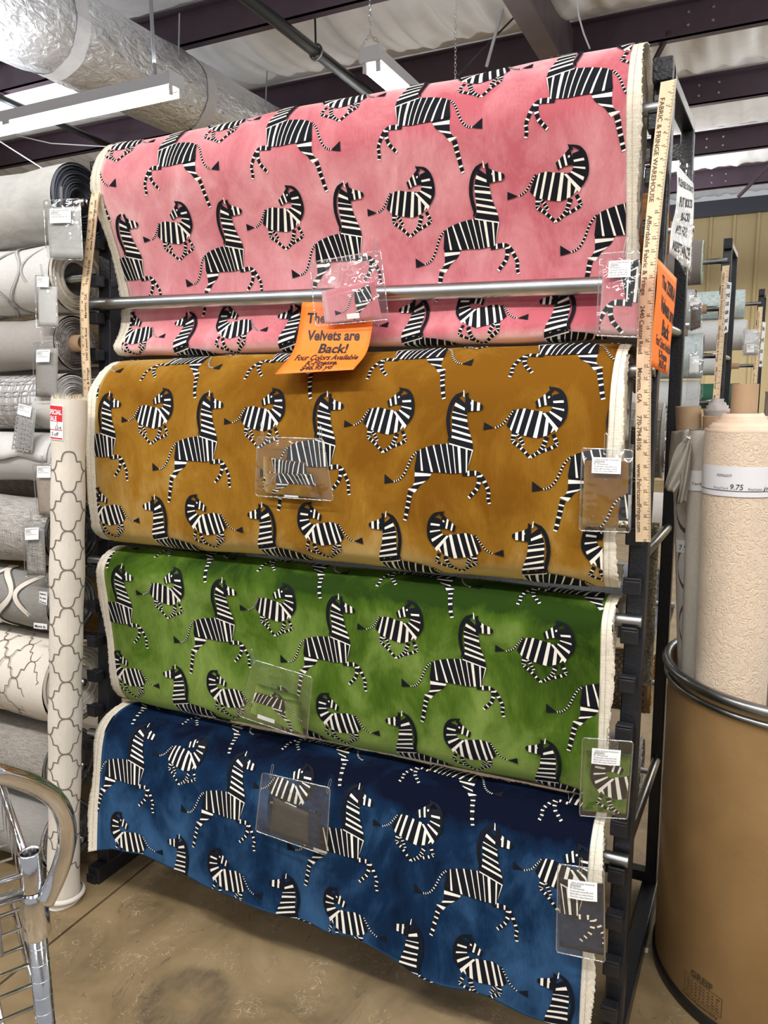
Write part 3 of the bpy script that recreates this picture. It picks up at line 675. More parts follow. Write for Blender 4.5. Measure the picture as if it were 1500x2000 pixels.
rt,Pw=sign('paper_sign','white sheet of printed capitals in a clear sleeve high on the end frame',[(1319,318),(1323,350),(1320,406),(1311,446),(1307,494)],[(1354,358),(1355,372),(1355,410),(1352,460),(1347,527)],[.03]*5,[.25]*5,
 [("PLEASE DON'T",.5,.30,.085,.9,0),('PUT BOLTS',.52,.48,.085,.72,0),('BACK!',.55,.63,.085,.45,0),('ASK FOR',.45,.78,.085,.55,0),('ASSISTANCE!',.52,.94,.085,.84,0)],PAPER)
mb=MB(); mb.grid(lambda u,v:(np.array(on(1316+2*v,294+v*212,1,.028))*(1-u)+np.array(on(1354-8*v,335+v*224,1,.252))*u)+np.array([.004,0,0]),4,10); mb.build('clear_sleeve',VINYL,rt,True)
# ================================================================== ROLLS OF CLOTH (generic)
def cloth_roll(label,material,y,z,R,x0,x1,core=.02,coremat=None,coreext=0.,ends=(1,),name='fabric_roll',group=None,layers=12,endmat=None,sag=0.,rodx=None,loose=0.,seed=0):
    """horizontal roll along x with stepped wound layers at its open end(s)"""
    rr=random.Random(seed or int(abs(z*1000)+abs(y*77)))
    root=thing(name,label,'fabric roll',((x0+x1)/2,y,z-R),group); n=36
    def ring(r,x,k=0):
        out=[]
        for j in range(n):
            a=2*math.pi*j/n; q=r*(1+.012*math.sin(3*a+k))
            yy=y+q*math.cos(a); zz=z+q*math.sin(a)
            if math.sin(a)<0: zz-=sag*(r/R)*(-math.sin(a))
            out.append((x,yy,zz))
        return out
    mb=MB(); vs=[]; nx=16
    for i in range(nx+1): vs+=ring(R+loose*.004*math.sin(i*1.7),x0+(x1-x0)*i/nx,i*.2)
    mb.add(vs,[(i*n+j,i*n+(j+1)%n,(i+1)*n+(j+1)%n,(i+1)*n+j) for i in range(nx) for j in range(n)]); mb.build('cloth',material,root,True)
    for e in ends:
        x=x1 if e>0 else x0; vs=[]
        for k in range(layers*2+1):
            t=k/(layers*2); r=R-(R-core)*t; off=(.004 if k%2 else -.006)*e+rr.uniform(-.003,.003)
            if k==0: off=0
            vs+=ring(r,x+off,k)
        m2=MB(); m2.add(vs,[(i*n+j,i*n+(j+1)%n,(i+1)*n+(j+1)%n,(i+1)*n+j) for i in range(layers*2) for j in range(n)]); m2.build('wound_end',endmat or material,root)
    if coremat:
        cm=MB(); xa,xb=x1-.15,x1+coreext; k=18
        vs=[]
        for r,x in ((core,xa),(core,xb),(core-.005,xb),(core-.005,xa)):
            for j in range(k): a=2*math.pi*j/k; vs.append((x,y+r*math.cos(a),z+r*math.sin(a)))
        cm.add(vs,[(i*k+j,i*k+(j+1)%k,(i+1)*k+(j+1)%k,(i+1)*k+j) for i in range(3) for j in range(k)]); cm.build('core_tube',coremat,root,True)
    def fn(x,s,o=.0008):
        a=math.pi/2+s/R; q=R+o+loose*.0
        zz=z+q*math.sin(a)
        if math.sin(a)<0: zz-=sag*(-math.sin(a))
        return (x,y+q*math.cos(a),zz)
    return root,fn
def decal(root,lines,w,fn,material,name='woven_pattern',off=.0016):
    mb=MB()
    for P in lines:
        if len(P)>1: mb.add(*ribbon(P,w,lambda u,v:fn(u,v,off)))
    return mb.build(name,material,root)
TRH=[(0,0),(30,5),(52,24),(65,60),(70,95),(120,96),(125,130),(138,166),(160,185),(190,190)]
def trellis(x0,x1,s0,s1,c):
    """quatrefoil lattice lines; c = half period"""
    out=[]; T=[(a/190*c,b/190*c) for a,b in catmull(TRH[:5],3).tolist()+catmull(TRH[5:],3).tolist()]
    i0=int(x0/c)-2; i1=int(x1/c)+2; j1=int((s1-s0)/c)+2
    for i in range(i0,i1):
        for j in range(-1,j1):
            if (i+j)%2: continue
            for sg in (1,-1):
                P=[(i*c+sg*a,s0+j*c+b) for a,b in T]
                P=[p for p in P if x0<=p[0]<=x1 and s0<=p[1]<=s1]
                out.append(P)
    return out
def yc(z): return ypost(z)-.03
# ---------------- neighbouring bay on the left: grey and cream bolts
GREYM=mat('pale_grey_marbled_velvet',(.47,.465,.44),.8,0,.3,9,.2,60,sheen=.3,stretch=(.6,1,1))
WHITC=weave('white_sateen',(.62,.61,.585),(.56,.55,.53),800,var=.05)
WARMG=weave('warm_grey_linen',(.36,.335,.31),(.30,.28,.26),900,var=.06)
SATIN=mat('pale_grey_satin',(.46,.45,.435),.4,0,.12,6,.15,20,stretch=(.4,1,1),sheen=.3)
CHEN=weave('grey_chenille',(.48,.45,.415),(.20,.19,.18),420,var=.08,bump=.8)
TAUPE=weave('taupe_slub',(.27,.26,.24),(.20,.195,.18),600,var=.08)
CREAMC=weave('cream_twill',(.70,.65,.57),(.64,.59,.51),900,var=.05)
TWEED=weave('grey_tweed',(.36,.33,.295),(.17,.155,.14),500,var=.08,bump=.7)
GREYV=weave('grey_brushed_cloth',(.29,.28,.26),(.23,.22,.205),500,var=.12)
GLINE=mat('grey_band',(.30,.29,.29),.8); BLINE=mat('brown_line',(.16,.115,.10),.8); RIBB=mat('ivory_ribbon',(.66,.60,.53),.85); DKLINE=mat('charcoal_edge',(.10,.095,.09),.85)
LACE=mat('grey_lace_edge',(.36,.33,.31),.9,0,.4,60,.6,120)
BURL=weave('burlap',(.36,.27,.16),(.16,.11,.06),260,var=.08,bump=1.)
GL='bolts in the bay left of the zebra rack'
XL=-1.43
LR=[(1.94,.10,-.03),(1.735,.094,-.045),(1.557,.073,-.05),(1.393,.078,-.055),(1.235,.072,-.06),(1.02,.098,-.06),(.82,.088,-.06),(.592,.122,-.04),(.345,.097,-.07),(.124,.097,-.08)]
defs=[('pale grey marbled velvet roll, topmost in the bay left of the pink velvet',GREYM,.035,None,0.,mat('slate_backing',(.09,.10,.125),.7,0,.3,8)),
('white roll with grey ogee belts, below the marbled grey velvet',WHITC,.045,None,0,mat('cream_layers',(.66,.62,.55),.85)),
('plain warm grey linen roll with brown core, below the ogee belts',WARMG,.024,CARD,.032,LACE),
('white roll with grey chain link print, below the plain grey linen',WHITC,.024,CARD,.04,mat('white_layers',(.66,.65,.63),.85)),
('pale grey satin roll with a white flap, below the chain links',SATIN,.02,None,0,SATIN),
('grey speckled chenille roll with herringbone texture beside the cream bolt',CHEN,.02,None,0,mat('dark_chenille_end',(.12,.115,.11),.9,0,.4,80)),
('taupe roll with broad ivory ribbon lattice beside the cream bolt',TAUPE,.02,None,0,TAUPE),
('cream roll with thin brown quatrefoil trellis, behind the cream bolt',CREAMC,.02,None,0,CREAMC),
('coarse grey tweed roll low in the left bay',TWEED,.02,None,0,GREYV),
('dark grey brushed roll lowest in the left bay, above the floor',GREYV,.02,None,0,LACE)]
LF=[]
for (z,R,x1),(lb,mt_,core,cm,ce,em) in zip(LR,defs):
    rt_,fn=cloth_roll(lb,mt_,yc(z),z,R,XL,x1,core,cm,ce,group=GL,endmat=em,layers=9,loose=1.)
    LF.append((rt_,fn,R))
    if not cm: MB().tube([(XL-.05,yc(z),z),(-.012,yc(z),z)],.011,12).build('hanging_rod',STEEL,rt_,True)
# ogee belts on roll 2
rt_,fn,R=LF[1]; L=[];B=[]
for k in range(-12,1):
    for sg in (1,-1):
        P=[(-.02+k*.135+sg*(.034+.030*math.cos(2*math.pi*(s-.03)/.19)),s) for s in np.linspace(.0,R*math.pi*.95,60)]; L.append([p for p in P if p[0]<-.05])
    for s in (.03,.22):
        for dx in (-.067,.067):
            x=-.02+k*.135+dx-.0; 
            if x<-.07: B.append([(x-.008,s-.013),(x+.008,s-.013),(x+.008,s+.013),(x-.008,s+.013),(x-.008,s-.013)])
decal(rt_,L,.0095,fn,GLINE); decal(rt_,[[p for p in l] for l in L],.003,fn,WHITC,'woven_highlight',.0022); decal(rt_,B,.005,fn,GLINE,'woven_buckle',.0026)
# chain links on roll 4
rt_,fn,R=LF[3]; L=[]
c=.036
for i in range(-78,0):
    for j in range(0,8):
        x=i*c*.5+.0; s=j*c+(c/2 if i%2 else 0)+.004
        if x>-.085: continue
        a,b=((.0145,.0075) if i%2 else (.0075,.0145))
        L.append([(x+a*math.cos(t),s+b*math.sin(t)) for t in np.linspace(0,2*math.pi,13)])
decal(rt_,L,.0042,fn,GLINE)
# white flap pinned on roll 5
rt_,fn,R=LF[4]
mb=MB(); mb.grid(lambda u,v:fn(-1.2+u*1.125,.005+v*.105+.006*math.sin(u*40)*v,.003+.003*v),40,6); o=mb.build('white_flap',WHITC,rt_,True); solid(o,.001,0)
# ribbon lattice on roll 7
rt_,fn,R=LF[6]; L=[]
for k in range(-9,1):
    for sg in (1,-1):
        L.append([p for p in [(-.03+k*.17+sg*(.045+.036*math.cos(2*math.pi*(s-.02)/.17)),s) for s in np.linspace(.0,R*math.pi*.95,60)] if p[0]<-.065])
decal(rt_,L,.024,fn,DKLINE,'woven_outline',.0014); decal(rt_,L,.017,fn,RIBB,'woven_ribbon',.0022)
# trellis on roll 8
rt_,fn,R=LF[7]; decal(rt_,trellis(XL+.02,-.045,0,R*math.pi*.98,.052),.003,fn,BLINE)
# ---------------- cloth hung on the back of the racks, seen through the gaps
RB='rolls hanging on the back of the zebra rack'
ORNG=mat('rust_orange_print',(.45,.16,.03),.85,0,.6,14,col2=(.05,.03,.02))
PLAID=weave('grey_plaid_cloth',(.36,.34,.31),(.27,.26,.24),600,var=.05)
SHAG=mat('beige_shag',(.78,.68,.50),.95,0,.5,120,.9,200)
DTAUPE=weave('dark_taupe_cloth',(.16,.13,.11),(.10,.085,.07),500)
TANL=mat('tan_lattice_cloth',(.42,.27,.12),.85,0,.25,30)
FUZZ=mat('grey_fuzz',(.36,.34,.31),.95,0,.4,90,1.,140)
LAYG=mat('blue_grey_layers',(.25,.27,.30),.8,0,.3,40,stretch=(8,1,1))
for lb,mt_,z,R,x0,x1 in (('rust and black patterned roll behind the pink velvet',ORNG,1.83,.10,.45,1.455),('burlap roll behind the left post',BURL,1.66,.13,-1.3,.004),('dark taupe roll behind the pink velvet',DTAUPE,1.58,.085,.12,1.45),
    ('grey plaid roll behind the long yardstick',PLAID,1.27,.105,.12,1.475),('dark brown roll behind the left post under the burlap',DTAUPE,1.39,.128,-1.3,.004),('blue grey layered roll behind the green velvet',LAYG,.80,.11,.12,1.47),('tan lattice roll behind the green velvet',TANL,.56,.09,.12,1.47),('grey fuzzy roll low behind the navy velvet',FUZZ,.28,.10,.12,1.45),
    ('amber tan roll behind the left post, low down',mat('amber_cloth',(.34,.19,.05),.8,0,.2,9),.58,.128,-1.3,.004),('charcoal lace roll behind the left post',LACE,1.12,.128,-1.3,.004),('dark umber roll behind the left post at mid height',DTAUPE,.85,.128,-1.3,.004),('grey lace roll behind the left post near the floor',LACE,.31,.128,-1.3,.004)):
    rt_,fn=cloth_roll(lb,mt_,.625,z,R,x0,x1,.02,group=RB,layers=7)
    MB().tube([((.051 if x1>1 else x0-.02),.625,z),(1.525 if x1>1 else .034,.625,z)],.009,10).build('hanging_rod',STEEL,rt_,True)
    if 'plaid' in lb:
        L=[[(x,s) for s in np.linspace(.0,.32,24)] for x in np.arange(1.30,1.475,.035)]+[[(x,s) for x in np.linspace(1.28,1.47,12)] for s in np.arange(.02,.32,.04)]; decal(rt_,L,.0025,fn,WHITC)
    if 'tan lattice' in lb:
        L=[[(1.28+.024*k+.012*sg*math.cos(math.pi*s/.024),s) for s in np.linspace(0,.27,60)] for k in range(8) for sg in (1,-1)]; decal(rt_,L,.005,fn,DTAUPE)
# shaggy beige trim hanging down behind the near post
sh=MB(); rr=random.Random(3)
for i in range(5200):
    u=rr.random(); v=rr.random(); p=np.array([1.452+.03*u,.497-.01*u,1.05-.44*v]); d=np.array([rr.uniform(-1,1),rr.uniform(-1,.2),rr.uniform(-1,.4)])*.012
    q=np.array([rr.uniform(-1,1),rr.uniform(-1,1),rr.uniform(-1,1)])*.0016; sh.add([p-q,p+q,p+d],[(0,1,2)])
sg=thing('shaggy_throw','shaggy beige throw hanging behind the near post below the yardstick','throw',(1.465,.496,.61))
keep(sh.build('pile',SHAG),sg); sg.children[0]['kind']='stuff'
keep(MB().box((1.45,.492,.6),(1.485,.500,1.06)).build('backing_cloth',SHAG),sg)
# ---------------- sleeves pinned on the left bay
GS='vinyl sleeves hanging on the grey bolts'
sleeve('large clear sleeve with grey swatch hanging on the marbled velvet',[(86,392),(157,388),(163,508),(92,506)],(-.085,-.10),[[(.05,.12),(.97,.12),(.97,.97),(.05,.97)]],GREYM,(.2,.16,.78,.40),None,((.52,.03,.035,.0),),GS,True)
sleeve('clear sleeve with ogee belt swatch, second down on grey bolts',[(70,538),(110,540),(113,640),(72,640)],(-.10,-.11),[[(.04,.2),(.97,.2),(.97,.97),(.04,.97)]],WHITC,(.15,.02,.72,.22),None,((.4,.02,.03,-.006),),GS,True)
sleeve('clear sleeve with plain warm grey swatch beside the brown core',[(67,670),(113,668),(111,778),(66,777)],(-.115,-.118),[[(.04,.1),(.97,.1),(.97,.98),(.04,.98)]],WARMG,(.18,.13,.76,.35),None,((.4,.02,.03,-.004),),GS,True)
q=sleeve('clear sleeve with chain link swatch and white label tilted on chain roll',[(38,787),(70,796),(62,888),(24,880)],(-.12,-.125),[[(.04,.05),(.97,.05),(.97,.97),(.04,.97)]],WHITC,(.05,.0,.84,.22),None,((.3,.02,.028,.0),),GS,True)
cq=[on(38,787,1,-.122),on(70,796,1,-.122),on(62,888,1,-.127),on(24,880,1,-.127)]
L=[[(i/6+.07*math.cos(t)*(1.5 if (i+j)%2 else .8),.3+j*.1+.035*math.sin(t)*(1. if (i+j)%2 else 1.6)) for t in np.linspace(0,2*math.pi,11)] for i in range(1,6) for j in range(0,7)]
mb=MB()
for P in L: mb.add(*ribbon(P,.035,lambda u,v:tuple(lerp2(cq,u,v)+np.array([0,-.0078,0]))))
mb.build('woven_pattern',GLINE,q)
sleeve('clear sleeve with tan swatch hanging between satin roll and cream bolt',[(65,908),(102,908),(104,1010),(74,1008)],(-.14,-.15),[[(.03,.2),(.97,.2),(.97,.98),(.03,.98)]],mat('tan_swatch',(.36,.29,.23),.8),(.28,.02,.98,.24),None,((.55,.03,.03,0),),GS,True)
sleeve('clear sleeve with grey chenille swatch on the speckled roll',[(46,1018),(86,1015),(89,1127),(50,1126)],(-.175,-.18),[[(.03,.15),(.97,.15),(.97,.98),(.03,.98)]],CHEN,(.15,.12,.82,.33),None,((.45,.02,.03,0),),GS,True)
def card(label,quad,y,txt,h=.3,w=.8,name='price_card',cat='card'):
    c=[on(*p,1,y) for p in quad]; root=thing(name,label,cat,tuple((c[2]+c[3])/2))
    mb=MB(); mb.grid(lambda u,v:tuple(lerp2(c,u,v)),2,2); o=mb.build('paper',PAPER,root); solid(o,.0005,0)
    tx=MB()
    for i,t in enumerate(txt):
        V,Fc=textverts(t,.02,0,'LEFT'); wt=max(x for x,y in V); v0=(i+.75)/len(txt)
        tx.add([tuple(lerp2(c,.08+w*x/wt,v0-yy*h)+np.array([0,-.0012,0])) for x,yy in V],Fc)
    tx.build('lettering',INK,o); return root
card('small white card printed More in on the taupe ribbon roll',[(66,1216),(92,1219),(92,1229),(66,1227)],-.20,['More in'],.45)
card('small white price card beside cream bolt on the ribbon roll',[(77,1155),(92,1157),(92,1182),(77,1177)],-.20,['Fabric','54 wide','Care'],.16)
# ---------------- cream trellis bolt leaning upright
A_=np.array([-.005,-.245,.0]); B_=np.array([.113,-.195,1.405]); ax=(B_-A_); LB=np.linalg.norm(ax); ax=ax/LB
e1=np.cross(ax,[0,1,0]); e1/=np.linalg.norm(e1); e2=np.cross(ax,e1); 
if e2[1]>0: e2=-e2
RB_=.0425
def bolt(u,s,o=0.):
    """u length from the top (m), s arc (0 facing the viewer)"""
    a=-s/RB_-.85; r=RB_+o+.0012*math.sin(u*31)+.001*math.sin(u*13+2)
    t=LB-u; b=1+.12*max(0,(u-1.28)/.12)**2 if u>1.28 else 1
    r*=b
    return tuple(A_+ax*t+e1*math.sin(a)*r+e2*math.cos(a)*r)
bt=thing('upright_bolt','tall cream bolt with grey embroidered quatrefoil trellis leaning upright by the rack','fabric bolt',tuple(A_))
mb=MB(); mb.grid(lambda u,v:bolt(v*LB,u*2*math.pi*RB_),40,70); o=mb.build('cloth',CREAMC,bt,True)
tr=trellis(-2*math.pi*RB_*.5,2*math.pi*RB_*.5,.13,LB-.10,.0512)
decal(bt,[[(q[1],q[0]) for q in P] for P in tr],.0034,lambda u,v,o:bolt(u,v,o),mat('taupe_embroidery',(.17,.135,.12),.8),'embroidery',.0012)
mb=MB(); rr=random.Random(9)
for k in range(14):   # folded layers in the open top
    r=RB_*(1-k/15)
    n=24; vs=[]; 
    for j in range(n):
        a=2*math.pi*j/n; p=A_+ax*(LB-(.002 if k%2 else .012))+e1*math.sin(a)*r+e2*math.cos(a)*r; vs.append(p)
    if k: mb.f+=[]
    mb.v+=[tuple(v) for v in vs]
    if k: mb.f+=[((k-1)*24+j,(k-1)*24+(j+1)%24,k*24+(j+1)%24,k*24+j) for j in range(24)]; mb.m+=[0]*24
mb.build('wound_end',CREAMC,bt)
mb=MB()
for i in range(420):
    a=rr.uniform(0,6.28); r=RB_*rr.uniform(.75,1.02); p=A_+ax*(LB-.004)+e1*math.sin(a)*r+e2*math.cos(a)*r
    d=ax*rr.uniform(.006,.02)+np.array([rr.uniform(-1,1),rr.uniform(-1,1),0])*.006; q=np.array([rr.uniform(-1,1),rr.uniform(-1,1),0])*.0007
    mb.add([p-q,p+q,p+d],[(0,1,2)])
o=mb.build('frayed_edge',CREAM,bt); o['kind']='stuff'
mb=MB(); mb.grid(lambda u,v:bolt(LB-.03+v*.03,u*2*math.pi*RB_,.006+.006*math.sin(v*6)),30,6); mb.build('gathered_foot',CREAMC,bt,True)
# red special-sale sticker under tape
SGN=1
st=lambda u,v,o=.0018: bolt(.015+v*.088,SGN*(-.056+u*.042),o)
RED=mat('red_print',(.62,.02,.03),.5)
so=thing('sale_tag','red and white SPECIAL SALE tag taped near the top of cream bolt','tag',st(.5,1))
mb=MB(); mb.grid(lambda u,v:st(u,v),8,8); mb.build('tag_card',PAPER,so,True)
mb=MB(); mb.grid(lambda u,v:st(.04+u*.92,.03+v*.44,.0024),6,6); mb.build('red_panel',RED,so,True)
mb=MB(); mb.grid(lambda u,v:st(.04+u*.92,.93+v*.04,.0024),6,2); mb.build('red_border',RED,so)
mb=MB(); mb.grid(lambda u,v:st(.04+u*.92,.70+v*.02,.0024),6,2); mb.build('red_border',RED,so)
tx=MB()
for t,v,w,u0 in (('SPECIAL',.27,.86,.07),('SALE',.45,.55,.1)):
    V,Fc=textverts(t,.03,0,'LEFT'); wt=max(x for x,y in V); tx.add([st(u0+w*x/wt,v-y*.13,.0031) for x,y in V],Fc)
tx.build('white_lettering',PAPER,so)
tx=MB()
for t,v,w,u0,h in (('2',.58,.1,.6,.10),('53/4',.69,.4,.5,.09),('% off',.88,.55,.2,.11)):
    V,Fc=textverts(t,.0,.2,'LEFT'); wt=max(x for x,y in V); tx.add([st(u0+w*x/wt,v-y*h,.0027) for x,y in V],Fc)
tx.build('handwriting',INK,so)
# ================================================================== DRUM OF REMNANTS
DC=(1.83,.27); DR=.29; DH=.78
FIB=mat('kraft_fibre_drum',(.33,.20,.082),.5,0,.14,5,.06,60,col2=(.265,.155,.06))
dr=thing('fibre_drum','tan kraft fibre drum with steel rim holding upright remnant bolts','drum',(DC[0],DC[1],0))
mb=MB(); mb.lathe([(DR-.006,.02),(DR,.03),(DR,DH-.02),(DR-.001,DH),(DR-.008,DH),(DR-.008,.03),(0,.03)],72,(DC[0],DC[1],0)); autos(mb.build('drum_wall',FIB,dr))
RIMM=mat('dull_rim_steel',(.30,.31,.31),.32,1.,.3,18)
for z,rr_ in ((DH-.004,.012),(DH-.032,.007)):
    mb=MB(); mb.tube([(DC[0]+(DR+.003)*math.cos(a),DC[1]+(DR+.003)*math.sin(a),z) for a in np.linspace(0,2*math.pi,72,endpoint=False)],rr_,10,closed=True); mb.build('steel_rim',RIMM,dr,True)
mb=MB(); mb.lathe([(DR+.001,0),(DR+.005,.004),(DR+.005,.024),(DR+.001,.03)],72,(DC[0],DC[1],0)); mb.build('bottom_chime',mat('black_chime',(.03,.03,.03),.4,.6),dr,True)
def dw(u,z,o=.0012): a=u/DR; return (DC[0]-(DR+o)*math.cos(a),DC[1]-(DR+o)*math.sin(a),z)
PR=mat('drum_print',(.055,.035,.02),.7); tx=MB(); u0=.225
V,Fc=textverts('GREIF',.03,0,'LEFT'); wt=max(x for x,y in V); tx.add([dw(u0+.016+.058*x/wt,.0985+y*.015) for x,y in V],Fc)
def seg(a,b,w=.0012): tx.add(*ribbon([np.array(a)*(1-t)+np.array(b)*t for t in np.linspace(0,1,8)],w,lambda u,z:dw(u,z)))
seg((u0,.095),(u0+.097,.095)); seg((u0,.050),(u0+.097,.050)); seg((u0,.050),(u0,.095)); seg((u0+.097,.050),(u0+.097,.095))
rr=random.Random(4)
for r in range(5):
    for k in range(8):
        a=u0+.008+k*.0108; z=.087-r*.0075; seg((a,z+rr.uniform(-.001,.001)),(a+rr.uniform(.004,.009),z),.0026)
V,Fc=textverts('Loc./Assembly',.02,0,'LEFT'); wt=max(x for x,y in V); tx.add([dw(u0-.004+.095*x/wt,.038+y*.008) for x,y in V],Fc)
tx.build('printed_lettering',PR,dr)
UB='bolts standing in the fibre drum'
def upbolt(label,c,R,ztop,mat_,lean=(0,0),layers=8,cone=.0,tube=None,zb=.035,endmat=None,name='upright_bolt'):
    root=thing(name,label,'fabric bolt',(c[0],c[1],zb),UB)
    n=40
    def ring(r,z): 
        f=(z-zb); return [(c[0]+lean[0]*f+r*math.cos(2*math.pi*j/n),c[1]+lean[1]*f+r*math.sin(2*math.pi*j/n),z) for j in range(n)]
    vs=[]; zs=np.linspace(zb,ztop,18)
    for i,z in enumerate(zs): vs+=ring(R*(1+.012*math.sin(i*1.3)),z)
    mb=MB(); mb.add(vs,[(i*n+j,i*n+(j+1)%n,(i+1)*n+(j+1)%n,(i+1)*n+j) for i in range(len(zs)-1) for j in range(n)]); mb.build('cloth',mat_,root,True)
    vs=[]; K=layers*2
    r0=.034 if tube else .008
    for k in range(K+1):
        t=(k//2)/layers; t2=((k+1)//2)/layers; r=R*(1+.012*math.sin((len(zs)-1)*1.3))*(1-t)+r0*t; z=ztop+cone*t2; vs+=ring(r+.0015*math.sin(k*2.1),z)
    m2=MB(); m2.add(vs,[(i*n+j,i*n+(j+1)%n,(i+1)*n+(j+1)%n,(i+1)*n+j) for i in range(K) for j in range(n)]); m2.build('wound_end',endmat or mat_,root,True)
    if tube:
        f=ztop-zb; cc=(c[0]+lean[0]*f,c[1]+lean[1]*f,0); m3=MB(); m3.lathe([(tube[0],ztop-.05),(tube[0],ztop+tube[1]),(tube[0]-.004,ztop+tube[1]),(tube[0]-.004,ztop-.05)],28,cc); autos(m3.build('core_tube',CARD,root))
    def fn(a,z,o=.0015):
        f=z-zb; return (c[0]+lean[0]*f+(R*1.012+o)*math.cos(a),c[1]+lean[1]*f+(R*1.012+o)*math.sin(a),z)
    return root,fn
def matelasse():
    m=bpy.data.materials.new('cream_matelasse'); m.use_nodes=True; nt=m.node_tree; N=nt.nodes; L=nt.links; b=N['Principled BSDF']; b.inputs['Roughness'].default_value=.85; b.inputs['Base Color'].default_value=(.68,.545,.41,1); b.inputs['Sheen Weight'].default_value=.2
    tc=N.new('ShaderNodeTexCoord'); n=N.new('ShaderNodeTexNoise'); n.inputs['Scale'].default_value=44; n.inputs['Detail'].default_value=1.5; n.inputs['Distortion'].default_value=2.4; L.new(tc.outputs['Object'],n.inputs['Vector'])
    a=N.new('ShaderNodeMath'); a.operation='SUBTRACT'; a.inputs[1].default_value=.5; L.new(n.outputs['Fac'],a.inputs[0]); c=N.new('ShaderNodeMath'); c.operation='ABSOLUTE'; L.new(a.outputs[0],c.inputs[0])
    r=N.new('ShaderNodeMapRange'); r.inputs[1].default_value=0; r.inputs[2].default_value=.07; L.new(c.outputs[0],r.inputs[0])
    bp=N.new('ShaderNodeBump'); bp.inputs['Strength'].default_value=.42; bp.inputs['Distance'].default_value=.004; L.new(r.outputs[0],bp.inputs['Height']); L.new(bp.outputs[0],b.inputs['Normal']); return m
MATL=matelasse()
PKC=mat('peach_layers',(.66,.50,.37),.9,0,.1,30)
rb,fb=upbolt('thick cream quilted bolt with white REMNANT band and cardboard core',(1.690,.135),.0725,1.325,MATL,(-.016,.0),6,.038,(.026,.098),endmat=PKC)
# paper band round the bolt
av=math.atan2(CAM[1]-.135,CAM[0]-1.66)
mb=MB(); mb.grid(lambda u,v:fb(av-1.5+u*3.,1.196+v*.062,.002),30,4); mb.build('paper_band',mat('band_paper',(.72,.72,.74),.3,coat=.5),rb,True)
mb=MB(); mb.grid(lambda u,v:fb(av-1.5+u*3.,1.207+v*.0015,.0026),30,1); mb.build('band_rule',mat('navy_rule',(.03,.04,.10),.6),rb)
tx=MB()
for t,da,z,h,w in (('REMNANT',-.62,1.236,.006,.42),('Price/Yard',-.70,1.2105,.005,.40),('Employee',.20,1.2105,.005,.36)):
    V,Fc=textverts(t,.0,0,'LEFT'); wt=max(x for x,y in V); tx.add([fb(av+da+w*x/wt,z+y*h,.003) for x,y in V],Fc)
tx.build('band_lettering',mat('grey_ink',(.12,.12,.14),.6),rb)
tx=MB()
for t,da,z,h,w in (('9.75',-.26,1.211,.011,.34),('jm',.60,1.2105,.008,.3)):
    V,Fc=textverts(t,.0,.15,'LEFT'); wt=max(x for x,y in V); tx.add([fb(av+da+w*x/wt,z+y*h,.003) for x,y in V],Fc)
tx.build('handwriting',INK,rb)
OATM=weave('oatmeal_linen',(.64,.60,.52),(.56,.52,.45),700,var=.05)
PUTTY=weave('putty_cotton',(.70,.67,.62),(.62,.59,.545),800,var=.05)
rb2,fb2=upbolt('slim oatmeal bolt with stitched selvage between drum wall and quilted bolt',(1.609,.205),.023,1.325,OATM,(-.02,.0),5)
av2=math.atan2(CAM[1]-.19,CAM[0]-1.585)
mb=MB()
for z in np.arange(.70,1.31,.0042): mb.add([fb2(av2+.50,z,.001),fb2(av2+.72,z,.001),fb2(av2+.72,z+.0018,.001),fb2(av2+.50,z+.0018,.001)],[(0,1,2,3)])
o=mb.build('selvage_stitches',DKLINE,rb2); o['kind']='stuff'
mb=MB(); mb.grid(lambda u,v:fb2(av2-1.2+u*2.4,1.19+v*.045,.002),14,3); mb.build('paper_band',PAPER,rb2,True)
V,Fc=textverts('Yardage',.0,0,'LEFT'); wt=max(x for x,y in V); mb=MB(); mb.add([fb2(av2-.5+1.3*x/wt,1.203+y*.006,.003) for x,y in V],Fc); mb.build('band_lettering',INK,rb2)
rb3,fb3=upbolt('putty bolt with brown ring print at the left of the drum',(1.635,.265),.024,1.27,PUTTY,(-.07,.0),5)
av3=math.atan2(CAM[1]-.265,CAM[0]-1.55); L=[]
for z in (.86,1.0,1.14): L.append([(av3+.3+1.1*math.cos(t),z+.055*math.sin(t)) for t in np.linspace(0,6.283,26)])
decal(rb3,L,.012,lambda a,z,o:fb3(a,z,o),mat('brown_ring',(.13,.085,.07),.8),'ring_print',.001)
V,Fc=textverts('7.95',.0,.1,'LEFT'); wt=max(x for x,y in V); mb=MB(); mb.grid(lambda u,v:fb3(av3-.9+u*1.6,1.035+v*.03,.0016),6,2); mb.build('price_slip',PAPER,rb3); mb=MB(); mb.add([fb3(av3-.6+1.0*x/wt,1.042+y*.012,.0026) for x,y in V],Fc); mb.build('handwriting',INK,rb3)
upbolt('grey layered bolt behind the cardboard core tubes',(1.70,.28),.030,1.36,weave('mushroom_cloth',(.42,.38,.35),(.34,.31,.285),700),(-.064,.02),4,.03,None,endmat=mat('grey_fold_edges',(.40,.36,.34),.9,0,.3,60))
upbolt('pale fur fabric bolt at the right edge behind the quilted bolt',(1.80,.42),.085,1.40,mat('beige_fur',(.46,.37,.31),.95,0,.3,60,.9,160,stretch=(2,2,.3)),(0,0),6,.03)
upbolt('plain oat bolt hidden between the quilted bolt and the fur',(1.805,.235),.06,1.18,OATM,(0,0),6,.02)
